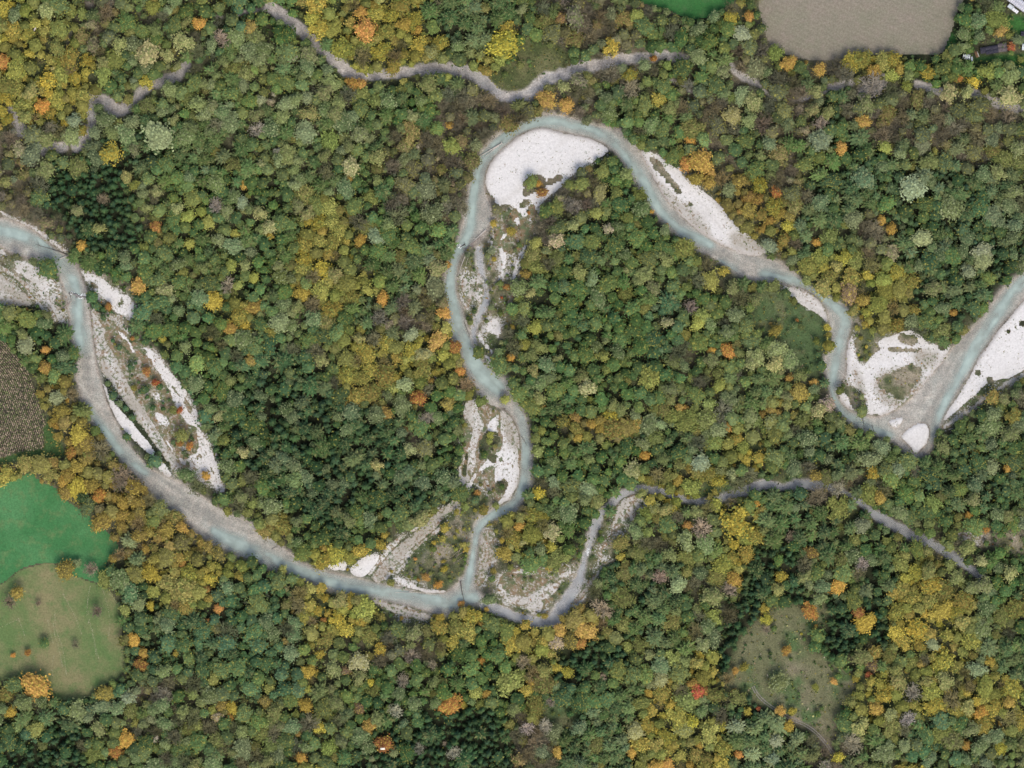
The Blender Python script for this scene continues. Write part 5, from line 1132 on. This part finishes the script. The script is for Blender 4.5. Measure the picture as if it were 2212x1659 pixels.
# ------------------------------------------------------------------ maize rows on the western field
mz = {}
edge_pts = chaikin(T(0,1,[(-250,330),(-100,440),(0,510),(70,590),(150,680),(205,780),(245,900),(290,1020),(330,1140),(360,1260)]), 3, False)
d = np.gradient(edge_pts, axis=0); d /= np.linalg.norm(d, axis=1)[:, None]; nrm = np.stack([d[:, 1], -d[:, 0]], 1)
V, F, TT, LF = [], [], [], []; nv = 0
gm = np.random.default_rng(3)
seg = np.concatenate([[0], np.cumsum(np.linalg.norm(np.diff(edge_pts, axis=0), axis=1))])
for row in range(40):
    off = 3.2 + row * 4.1
    s = np.cumsum(gm.uniform(2.4, 4.9, int(seg[-1] / 3.6)))
    x = np.interp(s, seg, edge_pts[:, 0] - nrm[:, 0] * off); y = np.interp(s, seg, edge_pts[:, 1] - nrm[:, 1] * off)
    nx_ = np.interp(s, seg, nrm[:, 0]); ny_ = np.interp(s, seg, nrm[:, 1])
    ok = (x > -70) & (sample(R_maize, x, y) > .6) & (gm.random(len(s)) > .05)
    for i in np.nonzero(ok)[0]:
        w = gm.uniform(.2, .6); h = gm.uniform(1.0, 2.1); zb = float(sample(zg, x[i], y[i])) + .1
        tx, ty = -ny_[i], nx_[i]
        l = .62
        for k_ in range(2):
            j = gm.uniform(-.75, .75, 4)
            c = W(x[i] + tx * k_ * 1.8 + j[0], y[i] + ty * k_ * 1.8 + j[1])
            V += [(c[0] - tx * l, c[1] + ty * l, zb + h * .55), (c[0] + nx_[i] * w, c[1] - ny_[i] * w, zb + h * .5), (c[0] + tx * l, c[1] - ty * l, zb + h * .55), (c[0] - nx_[i] * w, c[1] + ny_[i] * w, zb + h * .5), (c[0], c[1], zb + h)]
            F += [(nv, nv + 1, nv + 4), (nv + 1, nv + 2, nv + 4), (nv + 2, nv + 3, nv + 4), (nv + 3, nv, nv + 4)]; nv += 5
            g_ = sample(N6, x[i], y[i])
            cc_ = np.array([.27, .22, .155]) if gm.random() < .5 + .5 * (g_ - .5) else np.array([.13, .15, .065])
            TT += [cc_ * gm.uniform(.5, 1.5)] * 5
tag(obj('maize', mesh_np('maize', np.array(V), [np.array(F)], [M_leaf_s['B']], {'leaf': np.ones(nv), 'hue': np.zeros(nv), 'tint': np.array(TT)})), 'rows of dry brown and green maize on the western field', kind='stuff')

# ------------------------------------------------------------------ hay and mowing lines on the pasture
MOW = T(0,2,[(0,0)])
mow_lines = [[(585,480),(565,580),(580,700),(600,800),(625,930)],[(410,530),(440,590),(490,680),(530,790)],[(310,700),(325,780),(345,850)],[(355,660),(360,760),(400,860),(420,960),(430,1050)],[(345,720),(355,800),(385,900),(405,1000)],[(670,510),(690,580),(715,690),(705,800)],[(710,530),(745,570),(780,620)],[(600,760),(615,850),(640,950)],[(120,690),(140,740),(160,800)],[(0,750),(60,720),(110,700)],[(350,930),(335,1000),(340,1060)],[(570,560),(560,640),(575,720)]]
V, F, TT = [], [], []; nv = 0
for ln in mow_lines:
    p = chaikin(T(0,2,ln), 3, False)
    L_ = np.linalg.norm(np.diff(p, axis=0), axis=1).sum(); n = int(L_ / .9)
    t = np.linspace(0, 1, n); tt_ = np.linspace(0, 1, len(p)); x = np.interp(t, tt_, p[:, 0]); y = np.interp(t, tt_, p[:, 1])
    for i in range(n):
        if gm.random() < .35: continue
        c = W(x[i] + gm.normal() * .5, y[i] + gm.normal() * .4, float(sample(zg, x[i], y[i])) + .19); a = gm.uniform(0, 3.14); s1, s2 = gm.uniform(.12, .35), gm.uniform(.08, .2)
        V += [(c[0] + s1 * math.cos(a), c[1] + s1 * math.sin(a), c[2]), (c[0] - s2 * math.sin(a), c[1] + s2 * math.cos(a), c[2] + .04), (c[0] - s1 * math.cos(a), c[1] - s1 * math.sin(a), c[2]), (c[0] + s2 * math.sin(a), c[1] - s2 * math.cos(a), c[2])]
        F.append((nv, nv + 1, nv + 2, nv + 3)); nv += 4; TT += [np.array([.30, .29, .18]) * gm.uniform(.8, 1.2)] * 4
tag(obj('hay', mesh_np('hay', np.array(V), [np.array(F)], [M_leaf_s['B']], {'leaf': np.ones(nv), 'hue': np.zeros(nv), 'tint': np.array(TT)})), 'pale hay left in curved lines along the mowing tracks of the pasture', kind='stuff')
# tall grass of the pasture and meadow rims
px, py = scatter(90000, ge, lambda x, y: np.clip(sample(R_dry, x, y) * .5 * sample(N4, x, y) + sample(R_mg, x, y) * .6 * (1 - sample(R_maize, x, y)) + sample(R_lane, x, y) * .5 + sample(R_gn, x, y) * .3, 0, 1))
z = sample(zg, px, py) + .12; X, Y = (px - CX) * S, (CY - py) * S
clump_mass('grass', np.stack([X, Y, z], 1), ge.uniform(.15, .4, len(px)), tints(['olive', 'khaki', 'ochre', 'mid', 'greybrown'], len(px), ge) * .8, 'rough grass tufts of the pasture and field margins', M_leaf_s['G'])

# ------------------------------------------------------------------ driftwood, fallen trunks, boulders
M_drift = plain('driftwood_grey', (.50, .46, .41), .85, .2, .8)
M_dark = plain('wet_dark_wood', (.085, .072, .062), .6, .3, .8)
M_pink = plain('brushwood', (.30, .24, .21), .9, .25, .8)
def surf(x, y):
    b_ = float(sample(bar_top, x, y)); z_ = float(sample(zg, x, y))
    return max(z_, b_ if b_ > -5 else z_, WATER_Z + .02 if z_ < WATER_Z else z_)
def log(x0, y0, x1, y1, r, label, mat, roots=True, stubs=4, name='driftwood_log', seed=0, lift=.1):
    g = random.Random(seed or int(x0 * 7 + y0))
    a_, b_ = np.array(W(x0, y0, surf(x0, y0) + r + lift)), np.array(W(x1, y1, surf(x1, y1) + r * .5 + lift * .6))
    d_ = b_ - a_; L_ = np.linalg.norm(d_); d_ /= L_; s_ = np.array([-d_[1], d_[0], 0])
    root = bpy.data.objects.new(name, None); COL.objects.link(root); root.location = a_
    tag(root, label, 'log', 'driftwood and fallen trunks along the river')
    mb = MB(); q = np.zeros(3); n = 5
    for k in range(n):
        q2 = d_ * L_ * (k + 1) / n + s_ * g.uniform(-1, 1) * L_ * .012 + [0, 0, g.uniform(-.03, .08)]
        mb.add(*prism(q, q2, r * (1 - .14 * k), r * (1 - .14 * (k + 1)), 7)); q = q2
    obj('stem', mb.mesh('stem', [mat]), root)
    for k in range(stubs):
        f_ = g.uniform(.35, .95); c = d_ * L_ * f_; sg = g.choice((-1, 1)); l = L_ * g.uniform(.06, .16)
        b2 = MB(); e = c + s_ * sg * l + d_ * l * .7 + [0, 0, g.uniform(0, .4)]
        b2.add(*prism(c, e, r * .35, r * .14, 4)); b2.add(*prism(e, e + s_ * sg * l * .3 + d_ * l * .6, r * .14, r * .05, 3))
        obj('branch', b2.mesh('branch', [mat]), root)
    if roots:
        b3 = MB()
        for k in range(9):
            an = 2 * math.pi * k / 9; e = -d_ * r * .6 + (s_ * math.cos(an) + np.array([0, 0, 1]) * abs(math.sin(an))) * r * g.uniform(2.0, 4.2)
            b3.add(*prism(np.zeros(3), e, r * .5, r * .12, 4))
        obj('root_plate', b3.mesh('root_plate', [mat]), root)
    return root
def Tl(c, r, x0, y0, x1, y1, *a, **k):
    (ax_, ay_), (bx_, by_) = T(c, r, [(x0, y0), (x1, y1)])
    return log(ax_, ay_, bx_, by_, *a, **k)
Tl(0,1,428,2,235,95,.32,'long bleached log lying right across the western reach',M_drift, stubs=5, lift=.5)
Tl(0,0,425,1645,228,1585,.26,'dark sunken trunk under water just above the long crossing log',M_dark, stubs=6)
Tl(0,1,400,350,465,290,.30,'grey uprooted trunk with brush hanging into the western reach',M_pink, stubs=7)
Tl(0,1,450,235,462,285,.22,'short dark pole standing slantwise at the boulder rapid',M_dark, roots=False, stubs=1)
Tl(0,1,375,332,320,292,.12,'thin pale pole on the weedy flat west of the rapid',M_drift, roots=False, stubs=1)
Tl(0,1,345,300,285,235,.10,'second thin pale pole higher up the weedy flat',M_drift, roots=False, stubs=0)
Tl(0,1,985,1395,935,1338,.28,'bleached root stump stranded at the tip of the bright gravel ribbon',M_drift, stubs=6)
Tl(0,1,985,1385,1010,1335,.22,'twisted pale snag beside the stranded root stump',M_drift, stubs=4)
Tl(1,0,1040,928,870,1032,.42,'thick pale log slanting over the water beside the great loop bar',M_drift, stubs=3, lift=.4)
Tl(1,0,1020,945,885,1050,.22,'thinner grey pole beside the thick log at the great loop bar',M_drift, roots=False, stubs=2, lift=.3)
Tl(1,0,985,800,975,905,.10,'thin leaning stem over the outer bank of the great loop',M_drift, roots=False, stubs=1, lift=.4)
Tl(1,0,935,1490,830,1585,.36,'large pale trunk on top of the log jam above the side arm',M_drift, stubs=5, lift=.5)
Tl(1,0,900,1540,790,1620,.30,'reddish brush trunk under the log jam above the side arm',M_pink, stubs=9)
Tl(1,0,860,1590,780,1655,.26,'lower reddish trunk at the foot of the log jam',M_pink, stubs=9)
Tl(1,0,800,1585,770,1600,.40,'dark boulder-like stump in the water at the log jam',M_dark, stubs=2)
Tl(1,1,800,5,742,170,.26,'long thin white trunk along the spit below the log jam',M_drift, stubs=2, lift=.4)
Tl(1,1,822,10,795,100,.12,'yellowish slender pole beside the long white trunk',M_drift, roots=False, stubs=1)
Tl(1,1,815,190,868,272,.12,'thin pale pole on the weedy spit by the side arm',M_drift, roots=False, stubs=1)
Tl(1,1,822,200,845,290,.10,'second slender pole crossing the first on the weedy spit',M_drift, roots=False, stubs=1)
Tl(1,1,795,425,835,530,.20,'dark brush trunk at the tip of the spit',M_dark, stubs=7)
Tl(1,1,1045,1005,1112,1112,.26,'bleached trunk on the head of the lower horseshoe bar',M_drift, stubs=4)
Tl(1,1,1060,990,1040,985,.20,'dark root mass on the shoal above the horseshoe bar',M_dark, stubs=3)
Tl(1,1,930,955,952,1032,.18,'grey stem beside the forked gravel bars',M_drift, stubs=2)
Tl(1,1,880,1130,1032,1172,.16,'thin driftwood pole along the top of the wooded islet',M_drift, roots=False, stubs=3)
Tl(1,1,1168,1170,1205,1232,.20,'dark sunken branch in the channel beside the horseshoe bar',M_dark, stubs=4)
Tl(1,1,520,738,660,850,.22,'fallen leafless trunk in the yellow wood west of the middle reach',M_drift, stubs=5, lift=3.5)
Tl(1,1,550,735,665,830,.16,'second fallen trunk close beside the first in the yellow wood',M_drift, stubs=4, lift=3.5)
Tl(1,1,510,400,375,440,.18,'pale fallen stem in the wood north of the twin fallen trunks',M_drift, stubs=5, lift=4)
Tl(1,2,440,515,560,488,.22,'white pole lying from the sandy spit into the southern reach',M_drift, stubs=2)
Tl(1,2,350,522,545,520,.12,'thin dark pole in the shallow water off the sandy spit',M_drift, roots=False, stubs=1)
Tl(1,2,772,450,800,605,.34,'dark trunk lying across the mouth of the middle channel',M_dark, stubs=5, lift=.4)
Tl(1,2,800,600,806,690,.20,'bleached trunk end on the south bank at the river fork',M_drift, stubs=2, lift=.8)
for k, (x0, y0, x1, y1) in enumerate(((790,230,700,300),(785,260,690,320),(795,290,720,340),(780,210,735,330),(790,320,820,322))):
    Tl(1,2,x0,y0,x1,y1,.16,['uppermost','second','third','steepest','shortest'][k] + ' stem of the pinkish fallen tree heap beside the middle channel',M_pink, roots=k == 4, stubs=6, lift=.6)
Tl(2,1,1012,740,1182,925,.20,'long thin pale log lying down the western edge of the gravel fan',M_drift, stubs=2)
Tl(2,1,962,572,905,640,.16,'brushwood stem in the corner of the bank at the sharp bend',M_drift, stubs=6)
Tl(2,1,985,575,940,590,.14,'short driftwood stem caught at the bank of the sharp bend',M_drift, stubs=4)
Tl(2,1,1160,1015,1180,1125,.22,'dark sunken trunk across the channel below the white gravel lobe',M_dark, stubs=5)
Tl(2,1,1228,1100,1252,1165,.20,'dark sunken branch near the little pale shoal',M_dark, stubs=4)
Tl(2,1,1050,850,1030,820,.22,'driftwood knot on the small gravel beach of the bend',M_pink, stubs=8)
Tl(0,2,1760,240,1835,200,.14,'dark twiggy branch on the bank where the dry channel begins',M_dark, stubs=7)
Tl(0,0,245,178,200,250,.62,'thick white broken dead trunk in the yellow wood of the northwest corner',M_drift, roots=False, stubs=3, lift=7)
Tl(2,0,650,1048,742,1102,.12,'thin pale fallen stem in the eastern wood',M_drift, roots=False, stubs=1, lift=6)
Tl(2,0,2085,940,2215,1062,.12,'long thin pale fallen stem at the eastern edge of the wood',M_drift, roots=False, stubs=1, lift=7)
Tl(1,2,1630,620,1690,575,.16,'grey fallen branch by the southern stream bend',M_drift, stubs=6, lift=2)
# boulders of the rapid, with broken white water round them
M_rock = plain('boulder_rock', (.22, .21, .20), .8, .3, .6)
def boulder(px, py, r, label):
    g = random.Random(int(px * 31 + py * 17)); V, F = [], []
    n, m = 8, 4
    for j in range(m + 1):
        ph = -.6 + (math.pi / 2 + .6) * j / m
        for k in range(n):
            q = r * g.uniform(.8, 1.15) * math.cos(ph) if j < m else 0
            V.append((q * math.cos(2 * math.pi * k / n) * 1.2, q * math.sin(2 * math.pi * k / n), r * .75 * math.sin(ph)))
    F = [(j * n + k, j * n + (k + 1) % n, (j + 1) * n + (k + 1) % n, (j + 1) * n + k) for j in range(m) for k in range(n)]
    o = obj('boulder', mesh_np('boulder', np.array(V), [np.array(F)], [M_rock], smooth=False)); o.location = W(px, py, WATER_Z - .05); o.rotation_euler = (0, 0, g.uniform(0, 3))
    tag(o, label, 'boulder', 'boulders of the little rapid')
words_b = ['western end of','second from the west in','flat one in the west of','west of the middle of','dark one in the middle of','tall one in the middle of','east of the middle of','broad one in the east of','foam-ringed one in','second from the east in','eastern end of','small one just below']
for k, (x, y) in enumerate([(448,242),(464,240),(478,246),(490,250),(500,256),(512,262),(524,266),(536,262),(545,270),(556,268),(566,282),(495,268)]):
    (px, py), = T(0,1,[(x, y)]); boulder(px, py, rnd.uniform(.55, .95), f"grey boulder, {words_b[k]} the rapid line across the western reach")
M_foam = plain('white_water', (.78, .82, .82), .5, .08, 2)
V, F = [], []
for (c_, r_, x, y, n, sp) in ((0,1,535,262,70,(14,8)),(0,1,470,244,14,(14,6)),(1,2,1597,262,26,(6,10)),(1,2,1600,240,8,(8,4)),(1,0,770,1598,14,(8,8)),(1,2,790,600,10,(5,5))):
    for k in range(n):
        (px, py), = T(c_, r_, [(x + gm.normal() * sp[0], y + gm.normal() * sp[1])]); cx_, cy_, _ = W(px, py)
        a = gm.uniform(0, 6.28); b = len(V); rr = gm.uniform(.12, .38)
        for q in range(5): V.append((cx_ + rr * math.cos(a + q * 1.257) * gm.uniform(.6, 1.3), cy_ + rr * math.sin(a + q * 1.257), WATER_Z + .015))
        V.append((cx_, cy_, WATER_Z + .09)); F += [(b + q, b + (q + 1) % 5, b + 5) for q in range(5)]
tag(obj('foam', mesh_np('foam', np.array(V), [np.array(F)], [M_foam])), 'white foam where the water breaks over boulders and logs', kind='stuff')

# ------------------------------------------------------------------ buildings in the north-eastern corner
def part(name, V, F, mat, parent, label=None):
    o = obj(name, mesh_np(name, np.array(V, float), [np.array(f) for f in F], [mat]), parent)
    if label: o['label'] = label
    return o
def frame(a_, b_):
    d_ = np.array([b_[0] - a_[0], b_[1] - a_[1]]); L_ = np.linalg.norm(d_); return d_ / L_, L_
def slab_box(c, ux, uy, x0, x1, y0, y1, z0, z1):
    P = lambda x, y, z: (c[0] + ux[0] * x + uy[0] * y, c[1] + ux[1] * x + uy[1] * y, z)
    return [P(x, y, z) for z in (z0, z1) for (x, y) in ((x0, y0), (x1, y0), (x1, y1), (x0, y1))], [[(0,3,2,1),(4,5,6,7),(0,1,5,4),(1,2,6,5),(2,3,7,6),(3,0,4,7)]]
def house(name, label, cat, a_, b_, wid, wall_h, rise, mroof, mwall, group=None, panels=8, windows=3, overhang=.3):
    """gabled or lean-to building: eave line from a_ to b_ (plan points), wid metres deep to the left of that line"""
    A, B = np.array(W(*a_)[:2]), np.array(W(*b_)[:2]); ux, L_ = frame(A, B); uy = np.array([-ux[1], ux[0]])
    root = bpy.data.objects.new(name, None); COL.objects.link(root); zb = float(sample(zg, *a_)); root.location = (A[0], A[1], zb)
    tag(root, label, cat, group)
    c = (0, 0)
    part('wall', *slab_box(c, ux, uy, 0, L_, 0, wid, -.3, wall_h), mwall, root)
    mid = wid / 2 if rise > 0 else wid
    for side, (y0, y1, z0, z1) in enumerate(((-overhang, mid, wall_h, wall_h + abs(rise)), (mid, wid + overhang, wall_h + abs(rise), wall_h)) if rise > 0 else ((-overhang, wid + overhang, wall_h, wall_h + .5),)):
        for k in range(panels):
            x0, x1 = -overhang + (L_ + 2 * overhang) * k / panels, -overhang + (L_ + 2 * overhang) * (k + 1) / panels - .04
            P = lambda x, y, z: (ux[0] * x + uy[0] * y, ux[1] * x + uy[1] * y, z)
            zz_ = .02 * (k % 2)
            V = [P(x0, y0, z0 + .08 + zz_), P(x1, y0, z0 + .08 + zz_), P(x1, y1, z1 + .08 + zz_), P(x0, y1, z1 + .08 + zz_), P(x0, y0, z0 + .01), P(x1, y0, z0 + .01), P(x1, y1, z1 + .01), P(x0, y1, z1 + .01)]
            part('roof_panel', V, [[(0,1,2,3),(7,6,5,4),(0,4,5,1),(1,5,6,2),(2,6,7,3),(3,7,4,0)]], mroof, root)
    if rise > 0:
        for x in (0, L_ - .12):   # gables
            P = lambda x_, y, z: (ux[0] * x_ + uy[0] * y, ux[1] * x_ + uy[1] * y, z)
            V = [P(x, 0, wall_h), P(x, wid, wall_h), P(x, wid / 2, wall_h + rise), P(x + .12, 0, wall_h), P(x + .12, wid, wall_h), P(x + .12, wid / 2, wall_h + rise)]
            part('gable', V, [[(0,1,2),(5,4,3)], [(0,3,4,1),(1,4,5,2),(2,5,3,0)]], mwall, root)
        V, F = slab_box(c, ux, uy, -overhang, L_ + overhang, wid / 2 - .12, wid / 2 + .12, wall_h + rise + .10, wall_h + rise + .20)
        part('ridge_cap', V, F, mroof, root)
    for k in range(windows):
        x = L_ * (k + .5) / windows
        fr = part('window', *slab_box(c, ux, uy, x - .5, x + .5, -.05, -.003, wall_h * .35, wall_h * .8), M_frame, root)
        part('pane', *slab_box(c, ux, uy, x - .42, x + .42, -.062, -.052, wall_h * .4, wall_h * .76), M_glass, fr)
    return root
M_frame = plain('window_frame', (.6, .58, .55), .6, .05); M_glass = plain('window_glass', (.05, .06, .07), .15, .1)
M_wroof = plain('light_sheet_roof', (.56, .56, .60), .45, .06, 1); M_wwall = plain('white_plaster', (.60, .60, .60), .8, .06, 1)
M_droof = plain('dark_felt_roof', (.045, .045, .062), .8, .25, 1.5); M_groof = plain('grey_brown_roof', (.13, .115, .115), .85, .2, 1.5); M_plank = plain('brown_boards', (.20, .125, .075), .85, .25, 1)
M_pale = plain('pale_sheet', (.62, .68, .70), .5, .06, 1); M_cream = plain('cream_sheet', (.80, .76, .62), .6, .04, 1)
def Z(x, y): return (2028.6 + x / 12.06, y / 12.06)      # points of the enlarged north-eastern corner
house('barn', 'long barn with pale grey sheet roof running off the northeastern corner', 'barn', Z(1560,-130), Z(2700,690), 5.2, 4.2, 1.1, M_wroof, M_wwall, panels=26, windows=8)
house('shed', 'small shed with bright white roof leaning on the pale barn', 'shed', Z(1890,265), Z(2010,355), 1.45, 2.6, -1, M_wroof if False else plain('white_sheet_roof', (.80, .80, .80), .5, .03, 1), M_wwall, panels=3, windows=1)
house('shed', 'weathered blue-white lean-to beside the small white roofed shed', 'shed', Z(1775,185), Z(1885,262), 2.1, 2.4, -1, M_pale, M_wwall, panels=4, windows=1)
house('shed', 'small shed with dark blue-black roof at the western end of the dark roofs', 'shed', Z(1080,1400), Z(1200,1385), 3.4, 2.4, -1, M_droof, M_plank, panels=4, windows=1)
house('shed', 'larger shed with dark blue-black roof between the small dark shed and the brown roof', 'shed', Z(1225,1425), Z(1530,1372), 4.7, 2.6, .5, M_droof, M_plank, panels=8, windows=2)
house('shed', 'shed with worn grey-brown roof next to the red tree', 'shed', Z(1545,1360), Z(1755,1335), 5.2, 2.7, .5, M_groof, M_plank, panels=6, windows=2)
house('garden_hut', 'small hut with pale blue-white roof beside the narrow pale one', 'hut', Z(600,1530), Z(780,1562), 3.0, 2.2, -1, M_pale, M_plank, panels=4, windows=1, overhang=.1)
house('garden_hut', 'narrow hut with pale roof just east of the square pale hut', 'hut', Z(832,1650), Z(876,1645), 4.0, 2.1, -1, M_pale, M_plank, panels=2, windows=1, overhang=.1)
house('garden_hut', 'pale roofed hut cut by the eastern edge near the red tree', 'hut', Z(2145,1310), Z(2330,1320), 3.9, 2.3, -1, M_pale, M_plank, panels=4, windows=1, overhang=.1)
house('shed', 'dark roofed shed at the eastern edge above the red tree', 'shed', Z(2120,940), Z(2400,960), 2.6, 2.5, .4, M_droof, M_plank, panels=7, windows=2)
# stack of boards with a white batten at the western gable
root = bpy.data.objects.new('board_stack', None); COL.objects.link(root); q = Z(985, 1430); root.location = W(*q, float(sample(zg, *q)))
tag(root, 'brown board stack with a white edge at the west end of the dark sheds', 'board stack')
for k in range(6):
    part('board', *slab_box((0, 0), np.array([.94, .34]), np.array([-.34, .94]), -1.0 + .34 * k, -.70 + .34 * k, -1.6, 2.9 - .2 * k, .0, .5 + .1 * (k % 3)), M_plank if k < 5 else M_wwall, root)
# raised hide whose cream roof shows in the rusty crown
root = bpy.data.objects.new('raised_hide', None); COL.objects.link(root); root.location = W(828.3, 1612.3, 0.1)
tag(root, 'small cream rectangular roof of a hide amid the rusty tree', 'hide')
part('roof', *slab_box((0, 0), np.array([1, 0]), np.array([0, 1]), -1.5, 1.5, -.62, .62, 15.6, 15.72), M_cream, root)
part('cabin', *slab_box((0, 0), np.array([1, 0]), np.array([0, 1]), -1.3, 1.3, -.5, .5, 14.2, 15.6), M_plank, root)
for x in (-1.2, 1.1):
    for y in (-.45, .35): part('leg', *slab_box((0, 0), np.array([1, 0]), np.array([0, 1]), x, x + .12, y, y + .12, -.2, 14.2), M_plank, root)
